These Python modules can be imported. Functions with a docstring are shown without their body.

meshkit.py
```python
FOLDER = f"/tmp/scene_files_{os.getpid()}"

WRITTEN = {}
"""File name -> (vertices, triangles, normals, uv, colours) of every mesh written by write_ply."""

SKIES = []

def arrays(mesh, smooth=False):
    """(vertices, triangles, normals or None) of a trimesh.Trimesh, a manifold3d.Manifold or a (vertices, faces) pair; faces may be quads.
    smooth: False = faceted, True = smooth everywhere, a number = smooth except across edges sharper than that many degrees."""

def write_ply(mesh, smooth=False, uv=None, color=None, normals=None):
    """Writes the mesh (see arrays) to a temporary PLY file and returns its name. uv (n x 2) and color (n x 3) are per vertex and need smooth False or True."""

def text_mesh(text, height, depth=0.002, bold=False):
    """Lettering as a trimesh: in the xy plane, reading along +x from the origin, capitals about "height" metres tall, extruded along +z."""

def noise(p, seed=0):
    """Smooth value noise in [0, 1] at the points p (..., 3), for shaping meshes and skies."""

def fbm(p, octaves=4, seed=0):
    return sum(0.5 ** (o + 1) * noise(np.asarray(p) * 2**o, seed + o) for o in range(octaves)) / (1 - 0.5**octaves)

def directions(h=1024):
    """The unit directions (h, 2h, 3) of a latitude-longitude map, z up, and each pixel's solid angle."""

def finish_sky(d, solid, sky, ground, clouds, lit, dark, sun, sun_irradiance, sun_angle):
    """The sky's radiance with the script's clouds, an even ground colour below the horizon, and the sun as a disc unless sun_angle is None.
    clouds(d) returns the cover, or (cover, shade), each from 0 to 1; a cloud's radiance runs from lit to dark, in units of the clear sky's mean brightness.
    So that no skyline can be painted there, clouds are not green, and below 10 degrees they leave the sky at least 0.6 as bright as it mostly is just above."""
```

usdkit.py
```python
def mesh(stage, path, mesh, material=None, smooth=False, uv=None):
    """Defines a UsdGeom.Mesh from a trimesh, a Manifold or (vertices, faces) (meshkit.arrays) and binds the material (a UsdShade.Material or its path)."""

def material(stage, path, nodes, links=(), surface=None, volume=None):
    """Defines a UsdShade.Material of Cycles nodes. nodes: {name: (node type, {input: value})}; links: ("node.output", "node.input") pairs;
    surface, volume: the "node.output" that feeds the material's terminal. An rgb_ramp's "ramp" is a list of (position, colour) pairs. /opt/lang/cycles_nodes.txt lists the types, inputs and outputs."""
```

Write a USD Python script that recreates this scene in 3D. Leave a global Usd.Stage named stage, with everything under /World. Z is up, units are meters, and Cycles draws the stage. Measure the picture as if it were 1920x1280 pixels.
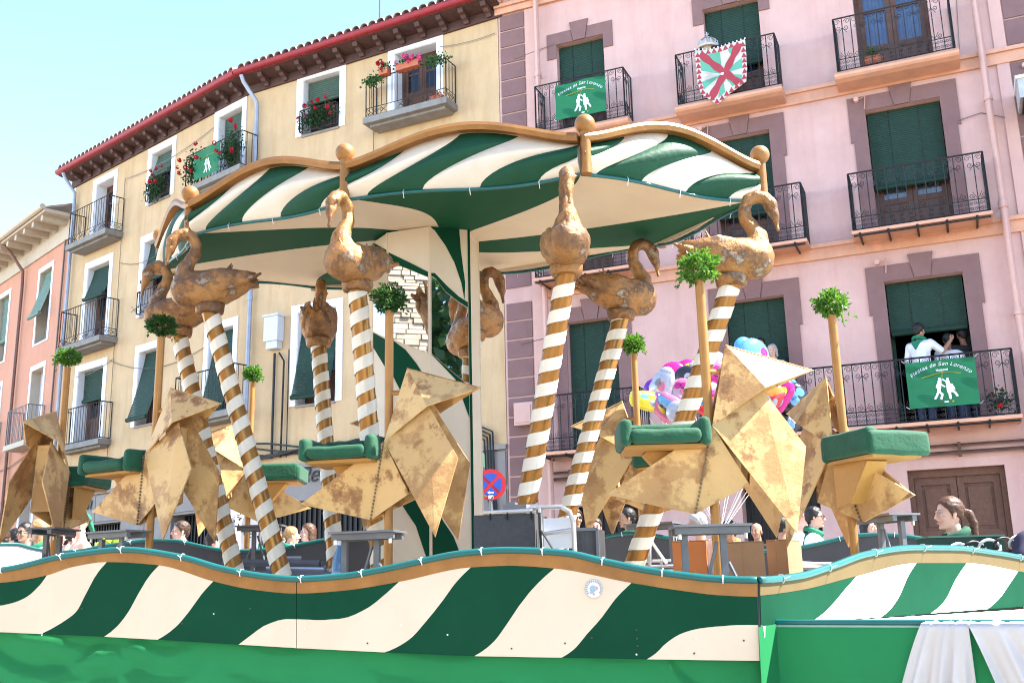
import math, random
import numpy as np, trimesh, usdkit, meshkit
import manifold3d as m3
from manifold3d import Manifold
from shapely.geometry import Polygon, LineString, Point, box as sbox
from shapely.ops import unary_union
from shapely import affinity
from pxr import Usd, UsdGeom, UsdLux, UsdShade, Gf, Sdf

stage = Usd.Stage.CreateInMemory()
UsdGeom.SetStageUpAxis(stage, 'Z')
UsdGeom.Xform.Define(stage, '/World')
UsdGeom.Scope.Define(stage, '/World/Looks')

# ------------------------------------------------------------------ camera, sky, sun, exposure
PITCH, ROLL, FPX = math.atan(470 / 1950.0), math.radians(1.36), 1950.0
CAM = np.array([0, 0, 1.5])
_r0 = np.array([1, 0, 0.0]); _u0 = np.array([0, -math.sin(PITCH), math.cos(PITCH)])
_fw = np.array([0, math.cos(PITCH), math.sin(PITCH)])
_r = math.cos(ROLL) * _r0 - math.sin(ROLL) * _u0
_u = math.sin(ROLL) * _r0 + math.cos(ROLL) * _u0
cam = UsdGeom.Camera.Define(stage, '/World/Camera')
mtx = Gf.Matrix4d(1)
for i, v in enumerate((_r, _u, -_fw, CAM)):
    mtx.SetRow(i, Gf.Vec4d(*[float(x) for x in v], 1.0 if i == 3 else 0.0))
cam.AddTransformOp().Set(mtx)
cam.CreateHorizontalApertureAttr(36.0); cam.CreateVerticalApertureAttr(24.0)
cam.CreateFocalLengthAttr(36.0 * FPX / 1920.0)
cam.CreateClippingRangeAttr(Gf.Vec2f(0.05, 5000))
cam.CreateExposureAttr(2.28)

SUN_AZ, SUN_EL = math.radians(98.0), math.radians(54.0)          # azimuth = atan2(x, y) towards the sun
dome = UsdLux.DomeLight.Define(stage, '/World/sky')
skym = usdkit.material(stage, '/World/Looks/sky_air', {
    's': ('sky_texture', {'sky_type': 'single_scattering', 'sun_disc': False, 'sun_elevation': SUN_EL, 'sun_rotation': SUN_AZ,
                          'altitude': 450.0, 'air_density': 1.0, 'aerosol_density': .05, 'ozone_density': 1.0}),
    'b': ('background_shader', {'strength': 0.118})}, [('s.color', 'b.color')], surface='b.background')
UsdShade.MaterialBindingAPI.Apply(dome.GetPrim()).Bind(skym)
dome.GetPrim().SetCustomDataByKey('kind', 'structure'); dome.GetPrim().SetCustomDataByKey('label', 'pale cyan summer sky above the roofs'); dome.GetPrim().SetCustomDataByKey('category', 'sky')
sun = UsdLux.DistantLight.Define(stage, '/World/sun')
sun.CreateIntensityAttr(1.2); sun.CreateAngleAttr(0.53); sun.CreateNormalizeAttr(True) if hasattr(sun, 'CreateNormalizeAttr') else None
sun.CreateColorAttr(Gf.Vec3f(1.0, 0.95, 0.86))
_sd = np.array([math.sin(SUN_AZ) * math.cos(SUN_EL), math.cos(SUN_AZ) * math.cos(SUN_EL), math.sin(SUN_EL)])
_x = np.cross([0, 0, 1.0], _sd); _x /= np.linalg.norm(_x); _y = np.cross(_sd, _x)
ms = Gf.Matrix4d(1)
for i, v in enumerate((_x, _y, _sd, (0, 0, 40))):
    ms.SetRow(i, Gf.Vec4d(*[float(q) for q in v], 1.0 if i == 3 else 0.0))
sun.AddTransformOp().Set(ms)

# ------------------------------------------------------------------ measuring helpers: a photograph point seen on a real plane
def ray(x, y):
    return _fw + _r * ((x - 960) / FPX) + _u * ((640 - y) / FPX)
def at_y(x, y, Y):
    d = ray(x, y); return CAM + d * (Y / d[1])
def at_z(x, y, Z):
    d = ray(x, y); return CAM + d * ((Z - 1.5) / d[2])
def at_plane(x, y, p0, n):
    d = ray(x, y); return CAM + d * (np.dot(np.asarray(p0, float) - CAM, n) / np.dot(d, n))
def ground_z(y):
    return 0.75 * float(np.clip((y - 4) / 9, 0, 1))

# ------------------------------------------------------------------ mesh helpers
class MB:
    def __init__(s): s.v, s.f, s.n = [], [], 0
    def add(s, v, f):
        v = np.asarray(v, float); f = np.asarray(f, int)
        if len(v) == 0: return s
        if f.shape[1] == 4: f = np.vstack([f[:, [0, 1, 2]], f[:, [0, 2, 3]]])
        s.v.append(v); s.f.append(f + s.n); s.n += len(v); return s
    def tm(s, m): return s.add(m.vertices, m.faces)
    def man(s, m):
        q = m.to_mesh(); return s.add(q.vert_properties[:, :3], q.tri_verts)
    def obox(s, o, a, b, c):                      # corner and three edge vectors
        o, a, b, c = (np.asarray(t, float) for t in (o, a, b, c))
        v = [o, o + a, o + a + b, o + b, o + c, o + a + c, o + a + b + c, o + b + c]
        f = [[0, 3, 2, 1], [4, 5, 6, 7], [0, 1, 5, 4], [1, 2, 6, 5], [2, 3, 7, 6], [3, 0, 4, 7]]
        if np.dot(np.cross(a, b), c) < 0: f = [q[::-1] for q in f]
        return s.add(v, f)
    def box(s, x0, x1, y0, y1, z0, z1): return s.obox((x0, y0, z0), (x1 - x0, 0, 0), (0, y1 - y0, 0), (0, 0, z1 - z0))
    def tube(s, pts, r, n=8, caps=True):
        p = np.asarray(pts, float); r = np.broadcast_to(np.asarray(r, float), (len(p),))
        t = np.gradient(p, axis=0); t /= np.linalg.norm(t, axis=1, keepdims=True) + 1e-12
        a = np.cross(t[0], [0, 0, 1.0] if abs(t[0][2]) < .9 else [1.0, 0, 0]); a /= np.linalg.norm(a)
        A = []
        for i in range(len(p)):
            a = a - t[i] * np.dot(a, t[i]); a /= np.linalg.norm(a) + 1e-12; A.append(a)
        A = np.array(A); B = np.cross(t, A); g = np.arange(n) * 2 * np.pi / n
        v = p[:, None] + r[:, None, None] * (np.cos(g)[None, :, None] * A[:, None] + np.sin(g)[None, :, None] * B[:, None])
        i, j = np.meshgrid(np.arange(len(p) - 1), np.arange(n), indexing='ij')
        q = np.stack([i * n + j, i * n + (j + 1) % n, (i + 1) * n + (j + 1) % n, (i + 1) * n + j], -1).reshape(-1, 4)
        f = np.vstack([q[:, [0, 1, 2]], q[:, [0, 2, 3]]]); v = v.reshape(-1, 3)
        if caps:
            m = len(v); v = np.vstack([v, p[0], p[-1]]); k = np.arange(n)
            f = np.vstack([f, np.stack([np.full(n, m), (k + 1) % n, k], 1), np.stack([np.full(n, m + 1), m - n + k, m - n + (k + 1) % n], 1)])
        return s.add(v, f)
    def grid(s, P):                                # P (n, m, 3)
        n, m = P.shape[:2]; i, j = np.meshgrid(np.arange(n - 1), np.arange(m - 1), indexing='ij')
        q = np.stack([i * m + j, i * m + j + 1, (i + 1) * m + j + 1, (i + 1) * m + j], -1).reshape(-1, 4)
        return s.add(P.reshape(-1, 3), q)
    def slab(s, P, off):                           # grid with thickness: P and P + off, closed
        n, m = P.shape[:2]; off = np.broadcast_to(np.asarray(off, float), P.shape); s.grid(P); s.grid((P + off)[:, ::-1])
        for a in (P[0], P[-1][::-1], P[:, 0][::-1], P[:, -1]):
            pass
        O = P + off
        for a, b in ((P[0], O[0]), (P[-1][::-1], O[-1][::-1]), (P[:, 0][::-1], O[:, 0][::-1]), (P[:, -1], O[:, -1])):
            s.grid(np.stack([b, a]))
        return s
    def poly(s, pts, thick):                       # planar polygon (n,3) extruded by vector thick
        p = np.asarray(pts, float); thick = np.asarray(thick, float)
        nn = np.zeros(3)
        for i in range(len(p)): nn += np.cross(p[i] - p[0], p[(i + 1) % len(p)] - p[0])
        nn /= np.linalg.norm(nn) + 1e-12
        a = p[1] - p[0]; a = a - nn * np.dot(a, nn); a /= np.linalg.norm(a); b = np.cross(nn, a)
        q = np.stack([(p - p[0]) @ a, (p - p[0]) @ b], 1)
        tv, tf = trimesh.creation.triangulate_polygon(Polygon(q), engine='earcut')
        V = p[0] + tv[:, :1] * a + tv[:, 1:2] * b
        k = len(V); n = len(p)
        up = np.dot(thick, nn) > 0
        f0 = tf if not up else tf[:, ::-1]
        s.add(V, f0); s.add(V + thick, f0[:, ::-1])
        ring = np.vstack([p, p + thick]); i = np.arange(n); j = (i + 1) % n
        q4 = np.stack([i, j, j + n, i + n], 1)
        s.add(ring, q4 if up else q4[:, ::-1])
        return s
    def shape2t(s, geom, f3, depth, cell=.07):     # the same on a fine grid, so that the piece can follow a curved cloth
        x0, y0, x1, y1 = geom.bounds
        for x in np.arange(math.floor(x0 / cell) * cell, x1, cell):
            for y in np.arange(math.floor(y0 / cell) * cell, y1, cell):
                g = geom.intersection(sbox(x, y, x + cell, y + cell))
                for q in getattr(g, 'geoms', [g]):
                    if q.geom_type == 'Polygon' and q.area > 1e-6: s.shape2d(q, f3, depth)
        return s
    def mesh(s): return (np.vstack(s.v), np.vstack(s.f))
    def shape2d(s, geom, f3, depth=0.0):           # shapely geometry mapped by f3(x, y, off)
        for g in getattr(geom, 'geoms', [geom]):
            if g.is_empty or g.area < 1e-8: continue
            m = trimesh.creation.extrude_polygon(g, max(depth, 1e-4), engine='earcut')
            s.add(f3(m.vertices[:, 0], m.vertices[:, 1], m.vertices[:, 2]), m.faces)
        return s

LOC, COUNT = {}, {}
def numbered(parent, name):
    k = (parent, name); c = COUNT.get(k, 0); COUNT[k] = c + 1
    return f'{parent}/{name}' if c == 0 else f'{parent}/{name}_{c:03d}'
def tag(prim, label=None, cat=None, group=None, kind=None):
    for k, v in (('label', label), ('category', cat), ('group', group), ('kind', kind)):
        if v: prim.SetCustomDataByKey(k, v)
def thing(name, label, cat, loc=(0, 0, 0), rotz=0.0, group=None, kind=None):
    path = numbered('/World', name); x = UsdGeom.Xform.Define(stage, path)
    x.AddTranslateOp().Set(Gf.Vec3d(*[float(t) for t in loc])); x.AddRotateZOp().Set(float(rotz))
    LOC[path] = np.array(loc, float); tag(x.GetPrim(), label, cat, group, kind); return path
def part(parent, name, mesh, mat, label=None, smooth=False, world=True, kind=None):
    """one Mesh under parent; world=True: the vertices are world coordinates and the thing's own place is taken off"""
    if isinstance(mesh, MB): mesh = mesh.mesh()
    v, f, n = meshkit.arrays(mesh, False)
    keep, inv = np.unique(f, return_inverse=True); v, f = v[keep], inv.reshape(f.shape)      # no loose points
    root = '/'.join(parent.split('/')[:3])
    if world: v = v - LOC[root]
    path = numbered(parent, name)
    m = usdkit.mesh(stage, path, (v, f), mat, smooth)
    tag(m.GetPrim(), label, None, None, kind); return path
def solo(name, mesh, mat, label, cat, group=None, kind=None, smooth=False):
    if isinstance(mesh, MB): mesh = mesh.mesh()
    path = numbered('/World', name)
    m = usdkit.mesh(stage, path, mesh, mat, smooth); tag(m.GetPrim(), label, cat, group, kind); LOC[path] = np.zeros(3); return path
def dup(src, loc, rotz, label, group=None):
    was = stage.GetPrimAtPath(src).GetCustomData(); name = src.split('/')[-1]
    path = numbered('/World', name); x = UsdGeom.Xform.Define(stage, path)
    x.GetPrim().GetReferences().AddInternalReference(src); x.GetPrim().SetInstanceable(True)
    x.ClearXformOpOrder()
    x.AddTranslateOp().Set(Gf.Vec3d(*[float(t) for t in loc])); x.AddRotateZOp().Set(float(rotz))
    tag(x.GetPrim(), label, was.get('category'), group or was.get('group')); return path

# ------------------------------------------------------------------ materials
def lin(r, g, b): return tuple(((c / 255) / 12.92 if c / 255 < .04045 else ((c / 255 + .055) / 1.055) ** 2.4) for c in (r, g, b))
def sc(c, k): return tuple(min(1.0, x * k) for x in c)
MATS = {}
def M(name, col, rough=.6, var=.12, scale=5.0, bump=0.0, bscale=60.0, metal=0.0, spec=.4, stain=0.0, stain_col=None, sheen=0.0, trans=None, coat=0.0):
    if name in MATS: return MATS[name]
    nodes = {'g': ('geometry', {}), 'oi': ('object_info', {}),
             'off': ('vector_math', {'math_type': 'add'}), 'sca': ('vector_math', {'math_type': 'scale', 'vector1': (17.3, 9.1, 5.7)}),
             'n': ('noise_texture', {'scale': scale, 'detail': 6.0, 'roughness': .62}),
             'r': ('rgb_ramp', {'ramp': [(0.28, sc(col, 1 - var)), (0.5, col), (0.74, sc(col, 1 + var))]}),
             'p': ('principled_bsdf', {'roughness': rough, 'metallic': metal, 'specular_ior_level': spec, 'sheen_weight': sheen, 'coat_weight': coat})}
    L = [('oi.random', 'sca.scale'), ('g.position', 'off.vector1'), ('sca.vector', 'off.vector2'), ('off.vector', 'n.vector'), ('n.fac', 'r.fac')]
    src = 'r.color'
    if stain > 0:
        nodes['map'] = ('mapping', {'mapping_type': 'point', 'scale': (2.6, 2.6, .35)})
        nodes['n2'] = ('noise_texture', {'scale': 1.4, 'detail': 8.0, 'roughness': .65})
        nodes['r2'] = ('rgb_ramp', {'ramp': [(0.46, (0, 0, 0)), (0.72, (stain, stain, stain))]})
        nodes['mx'] = ('mix_color', {'b': stain_col or sc(col, .55)})
        L += [('off.vector', 'map.vector'), ('map.vector', 'n2.vector'), ('n2.fac', 'r2.fac'), ('r2.color', 'mx.fac'), (src, 'mx.a')]
        src = 'mx.result'
    L.append((src, 'p.base_color'))
    if bump:
        nodes['nb'] = ('noise_texture', {'scale': bscale, 'detail': 4.0}); nodes['bp'] = ('bump', {'strength': bump, 'distance': .01})
        L += [('off.vector', 'nb.vector'), ('nb.fac', 'bp.height'), ('bp.normal', 'p.normal')]
    surf = 'p.BSDF'
    if trans:
        nodes['t'] = ('translucent_bsdf', {'color': trans}); nodes['ms'] = ('mix_closure', {'fac': .35})
        L += [('p.BSDF', 'ms.closure1'), ('t.BSDF', 'ms.closure2')]; surf = 'ms.closure'
    MATS[name] = usdkit.material(stage, '/World/Looks/' + name, nodes, L, surface=surf); return MATS[name]
# ------------------------------------------------------------------ palette
pink = M('pink_plaster', (.525, .33, .295), .9, .08, 2.2, .3, 30, stain=.40, stain_col=(.43, .22, .19))
mauve = M('mauve_paint', (.185, .10, .095), .85, .10, 4, .2, 40)
coral = M('coral_stone', (.60, .31, .20), .85, .10, 4, .2, 40, stain=.4, stain_col=(.35, .22, .18))
pinkpipe = M('pink_pipe_paint', (.55, .33, .28), .5, .06, 4)
yellow = M('ochre_plaster', (.50, .345, .195), .92, .08, 2.0, .3, 30, stain=.5, stain_col=(.36, .21, .09))
white = M('white_surround', (.74, .74, .76), .8, .05, 3, .1, 30)
orange = M('salmon_plaster', (.51, .235, .15), .92, .06, 1.5, .2, 30, stain=.3, stain_col=(.36, .17, .11))
cream_stone = M('cream_stone', (.46, .385, .30), .85, .08, 4, .15, 40)
iron = M('black_iron', (.018, .018, .02), .55, .2, 30, spec=.4)
grey_iron = M('grey_iron', (.16, .16, .17), .5, .2, 20)
blind = M('green_blind', (.008, .034, .021), .75, .2, 9, .2, 80)
blind_pale = M('pale_green_blind', (.05, .085, .06), .8, .2, 9, .2, 80)
wood = M('brown_wood', (.085, .036, .022), .55, .3, 12, .2, 40)
doorwood = M('dark_door_wood', (.115, .05, .03), .55, .25, 14, .25, 50)
curtain = M('white_curtain', (.55, .56, .62), .85, .12, 8)
bluecurtain = M('blue_curtain', (.25, .33, .55), .85, .15, 8)
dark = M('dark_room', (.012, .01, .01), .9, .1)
darkbrown = M('eave_wood', (.075, .035, .03), .75, .3, 7, .2, 30)
redgutter = M('red_gutter', (.26, .022, .028), .45, .15, 6)
tile = M('roof_tile', (.36, .27, .22), .85, .3, 3, .2, 40)
concrete = M('balcony_concrete', (.22, .2, .18), .9, .15, 6, .3, 40, stain=.5)
zinc = M('zinc_pipe', (.30, .33, .40), .4, .15, 5, metal=.3)
terracotta = M('terracotta', (.42, .12, .06), .8, .15, 10)
leaf = M('geranium_leaf', (.05, .13, .035), .6, .5, 30, trans=(.12, .25, .05))
leaf_dark = M('dark_leaf', (.02, .06, .018), .6, .5, 30, trans=(.05, .12, .03))
petal = M('red_petal', (.55, .015, .03), .6, .25, 20, trans=(.5, .02, .03))
pinkpetal = M('pink_petal', (.6, .05, .2), .6, .25, 20)
stonebase = M('grey_stone_base', (.24, .21, .195), .85, .10, 2.5, .25, 40, stain=.4, stain_col=(.17, .15, .14))
black = M('black_paint', (.012, .012, .013), .45, .2)
cable = M('black_cable', (.02, .02, .022), .6, .1)
greycable = M('wall_cable', (.16, .13, .11), .7, .1)
boxgrey = M('grey_box', (.52, .54, .58), .5, .06)
def glass_mat():
    n = {'t': ('transparent_bsdf', {'color': (.75, .78, .8)}), 'g': ('glossy_bsdf', {'color': (.9, .9, .95), 'roughness': .02}), 'f': ('fresnel', {'IOR': 1.6}), 'm': ('mix_closure', {})}
    return usdkit.material(stage, '/World/Looks/window_glass', n, [('f.fac', 'm.fac'), ('t.BSDF', 'm.closure1'), ('g.BSDF', 'm.closure2')], surface='m.closure')
glass = glass_mat()

# ------------------------------------------------------------------ ground
def gsheet(xs, ys, dz):
    P = np.array([[(x, y, ground_z(y) + dz) for y in ys] for x in xs]); return MB().grid(P)
asph = M('pale_paving', (.24, .20, .16), .9, .2, 3, .5, 120)
paving = M('stone_paving', (.30, .28, .26), .85, .15, 3, .3, 60)
solo('road', gsheet([-1500, -60, -20, 20, 60, 1500], [-1500, -20, -5, 4, 6, 8, 10, 13, 60, 1500][::1], 0.0), asph, 'pale paved street running past the float', 'road', kind='structure')

# ------------------------------------------------------------------ facades
class Facade:
    """s runs along the wall, o outwards to the street, z up"""
    def __init__(f, o, d, flip=1):
        f.o = np.array([o[0], o[1], 0.0]); f.d = np.array([d[0], d[1], 0.0]); f.d /= np.linalg.norm(f.d)
        f.n = np.array([f.d[1], -f.d[0], 0.0])
        if np.dot(f.n, -f.o) < 0: f.n = -f.n
    def p(f, s, o, z):
        s, o, z = np.broadcast_arrays(np.asarray(s, float), np.asarray(o, float), np.asarray(z, float))
        return f.o + s[..., None] * f.d + o[..., None] * f.n + z[..., None] * np.array([0, 0, 1.0])
    def box(f, mb, s0, s1, o0, o1, z0, z1):
        return mb.obox(f.p(s0, o0, z0), f.d * (s1 - s0), f.n * (o1 - o0), np.array([0, 0, z1 - z0]))
    def wall(f, mb, outline, holes, thick=.4):
        g = Polygon(outline)
        for h in holes: g = g.difference(sbox(h[0], h[1], h[2], h[3]))
        m = trimesh.creation.extrude_polygon(g, thick, engine='earcut')
        v = m.vertices
        mm = trimesh.Trimesh(f.p(v[:, 0], -v[:, 2], v[:, 1]), m.faces, process=False)
        if mm.volume < 0: mm.invert()
        return mb.tm(mm)
    def tube(f, mb, pts, r, n=6): return mb.tube([f.p(*q) for q in pts], r, n)

def spiral(c, ax, az, r, turns=1.35, n=11, start=0.0, sgn=1):
    t = np.linspace(0, 1, n); a = start + sgn * turns * 2 * np.pi * t; rr = r * (1 - .72 * t)
    return c + np.outer(rr * np.cos(a), ax) + np.outer(rr * np.sin(a), az)

def fancy_rail(f, mb, s0, s1, depth, z0, h=1.03):
    """wrought railing with scrolls under the top rail and a scroll band above the floor"""
    Z = np.array([0, 0, 1.0])
    def run(pa, pb, deco=True):
        L = np.linalg.norm(pb - pa); e = (pb - pa) / L; n = max(2, int(round(L / .15))); st = L / n
        for z, r in ((z0 + .03, .011), (z0 + .24, .010), (z0 + h, .016)):
            mb.tube([pa + Z * z, pb + Z * z], r, 4)
        for i in range(n + 1):
            q = pa + e * st * i
            mb.tube([q + Z * (z0 + .03), q + Z * (z0 + h)], .009 if 0 < i < n else .016, 4)
            if 0 < i < n:
                mb.add(*_knob(q + Z * (z0 + .62)))
            if deco and i < n:
                m = q + e * st / 2
                for sg in (-1, 1):
                    mb.tube(spiral(m + Z * (z0 + .085) + e * sg * .032, e * sg, Z, .034), .005, 3, False)
                    mb.tube(spiral(m + Z * (z0 + .185) + e * sg * .032, e * sg, -Z, .034), .005, 3, False)
            if deco and 0 < i < n and i % 2 == 1:
                for sg in (-1, 1):
                    mb.tube(spiral(q + Z * (z0 + h - .075) + e * sg * .085, -e * sg, Z, .055), .006, 3, False)
                    mb.tube(spiral(q + Z * (z0 + h - .20) + e * sg * .06, -e * sg, -Z, .05), .006, 3, False)
                    mb.tube([q + Z * (z0 + h - .2), q + Z * (z0 + h - .29) + e * sg * .07], .005, 3, False)
                    mb.tube([q + Z * (z0 + .25), q + Z * (z0 + .37) + e * sg * .07], .005, 3, False)
                    mb.tube(spiral(q + Z * (z0 + .30) + e * sg * .085, -e * sg, -Z, .045), .006, 3, False)
    a, b = f.p(s0, depth, 0), f.p(s1, depth, 0)
    run(a, b); run(f.p(s0, .02, 0), a); run(b, f.p(s1, .02, 0))
def _knob(c, r=.016):
    v = np.array([[r, 0, 0], [-r, 0, 0], [0, r, 0], [0, -r, 0], [0, 0, r * 1.3], [0, 0, -r * 1.3]]) + c
    return v, np.array([[0, 2, 4], [2, 1, 4], [1, 3, 4], [3, 0, 4], [2, 0, 5], [1, 2, 5], [3, 1, 5], [0, 3, 5]])

def plain_rail(f, mb, s0, s1, depth, z0, h=.95, step=.11, band=True):
    Z = np.array([0, 0, 1.0])
    def run(pa, pb):
        L = np.linalg.norm(pb - pa); e = (pb - pa) / L; n = max(2, int(round(L / step))); st = L / n
        for z, r in ((z0 + .03, .012), (z0 + h, .016)) + (((z0 + .22, .010),) if band else ()):
            mb.tube([pa + Z * z, pb + Z * z], r, 4)
        for i in range(n + 1):
            q = pa + e * st * i; mb.tube([q + Z * (z0 + (.22 if band and 0 < i < n else .03)), q + Z * (z0 + h)], .008 if 0 < i < n else .013, 4)
        if band:
            k = max(1, int(L / .5))
            for i in range(k):
                m = pa + e * (L * (i + .5) / k)
                for sg in (-1, 1):
                    mb.tube(spiral(m + Z * (z0 + .125) + e * sg * .055, -e * sg, Z, .055), .006, 3, False)
                    mb.tube([m + Z * (z0 + .05) + e * sg * .03, m + Z * (z0 + .2) + e * sg * .2], .006, 3, False)
                    mb.tube([m + Z * (z0 + .2) + e * sg * .05, m + Z * (z0 + .05) + e * sg * .2], .006, 3, False)
    a, b = f.p(s0, depth, 0), f.p(s1, depth, 0)
    run(a, b); run(f.p(s0, .02, 0), a); run(b, f.p(s1, .02, 0))

def slat_blind(f, mb, s0, s1, ztop, zbot, o=-.12, obot=None, roll=True, dz=.035, sag=0.0):
    """a hanging roll of green slats: one thin slat after the other, with the roll at its foot; obot tips the foot outwards"""
    obot = o if obot is None else obot; n = max(2, int((ztop - zbot) / dz))
    for i in range(n):
        t0, t1 = i / n, (i + .86) / n
        za, zb = ztop + (zbot - ztop) * t0, ztop + (zbot - ztop) * t1
        oa, ob = o + (obot - o) * t0 ** 1.3, o + (obot - o) * t1 ** 1.3
        mb.obox(f.p(s0, oa - .006, za), f.d * (s1 - s0), f.n * .009, np.array([0, 0, zb - za]) + f.n * (ob - oa))
    if roll: mb.tube([f.p(s0 + .01, obot, zbot), f.p(s1 - .01, obot, zbot)], .055, 8)
def cords(f, mb, s0, s1, ztop, zbot, o=-.10):
    for t in (.3, .7): mb.tube([f.p(s0 + (s1 - s0) * t, o, ztop), f.p(s0 + (s1 - s0) * t, o, zbot)], .004, 3)

def french_door(house, f, s0, s1, z0, z1, o, wmat, cmat, panes=True):
    """two wooden leaves with glass above a wooden panel and a curtain behind the glass"""
    w = (s1 - s0)
    fr = MB(); f.box(fr, s0, s0 + .06, o - .05, o, z0, z1); f.box(fr, s1 - .06, s1, o - .05, o, z0, z1); f.box(fr, s0 + .06, s1 - .06, o - .05, o, z1 - .07, z1)
    d = part(house, 'window_frame', fr, wmat)
    for k in range(2):
        a = s0 + .06 + k * (w - .12) / 2 + .004; b = a + (w - .12) / 2 - .008
        m = MB(); zc = z0 + .75
        f.box(m, a, a + .085, o - .045, o - .008, z0, z1 - .07); f.box(m, b - .085, b, o - .045, o - .008, z0, z1 - .07)
        for za, zb in ((z0, z0 + .12), (zc - .1, zc), (z1 - .19, z1 - .07)): f.box(m, a + .085, b - .085, o - .045, o - .008, za, zb)
        f.box(m, a + .085, b - .085, o - .036, o - .02, z0 + .12, zc - .1)
        f.box(m, a + .085, b - .085, o - .04, o - .014, (zc + z1) / 2 - .02, (zc + z1) / 2 + .02)
        part(d, 'door_leaf', m, wmat)
        if panes:
            part(d, 'pane', f.box(MB(), a + .085, b - .085, o - .03, o - .026, zc, z1 - .19), glass)
            P = np.array([[f.p(a + .08 + (b - a - .16) * i / 20, o - .075 + .012 * math.sin(i * 1.9), z) for z in np.linspace(zc - .02, z1 - .18, 2)] for i in range(21)])
            part(d, 'curtain', MB().grid(P), cmat)
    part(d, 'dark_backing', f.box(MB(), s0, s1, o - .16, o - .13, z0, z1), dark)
    return d
# ------------------------------------------------------------------ the pink house
FP = Facade((8, 16.2), (.9186, -.395))
pink_loc = FP.p(-4.0, 0, 0)
PH = thing('pink_house', 'pink four storey house with mauve window surrounds and black iron balconies', 'building', pink_loc)
cols = {'a': (-7.57, -6.57), 'b': (-4.55, -3.5), 'c': (-1.83, -.6)}
levels = {1: (3.95, 6.46), 2: (7.24, 9.6), 3: (10.18, 12.3)}
holes = [(s0, z0, s1, z1) for (s0, s1) in cols.values() for (z0, z1) in levels.values()]
holes += [(-7.6, .4, -6.3, 3.0), (-4.5, .4, -3.2, 3.15), (-1.8, .4, -.36, 3.27)]
holes += [(2.6, 10.18, 3.7, 12.3), (2.6, 7.24, 3.7, 9.6), (2.6, 3.95, 3.7, 6.46)]
wallp = part(PH, 'wall', FP.wall(MB(), [(-8.85, -.5), (6.5, -.5), (6.5, 14.3), (-8.85, 14.3)], holes, .42), pink)
bk = MB(); FP.box(bk, -8.85, 6.5, -7.0, -6.7, -.5, 14.3); FP.box(bk, -8.85, -8.55, -6.7, -.42, -.5, 14.3); FP.box(bk, 6.2, 6.5, -6.7, -.42, -.5, 14.3); FP.box(bk, -8.85, 6.5, -7, -.42, 14.3, 14.5)
part(PH, 'rear_wall', bk, pink)
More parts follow.
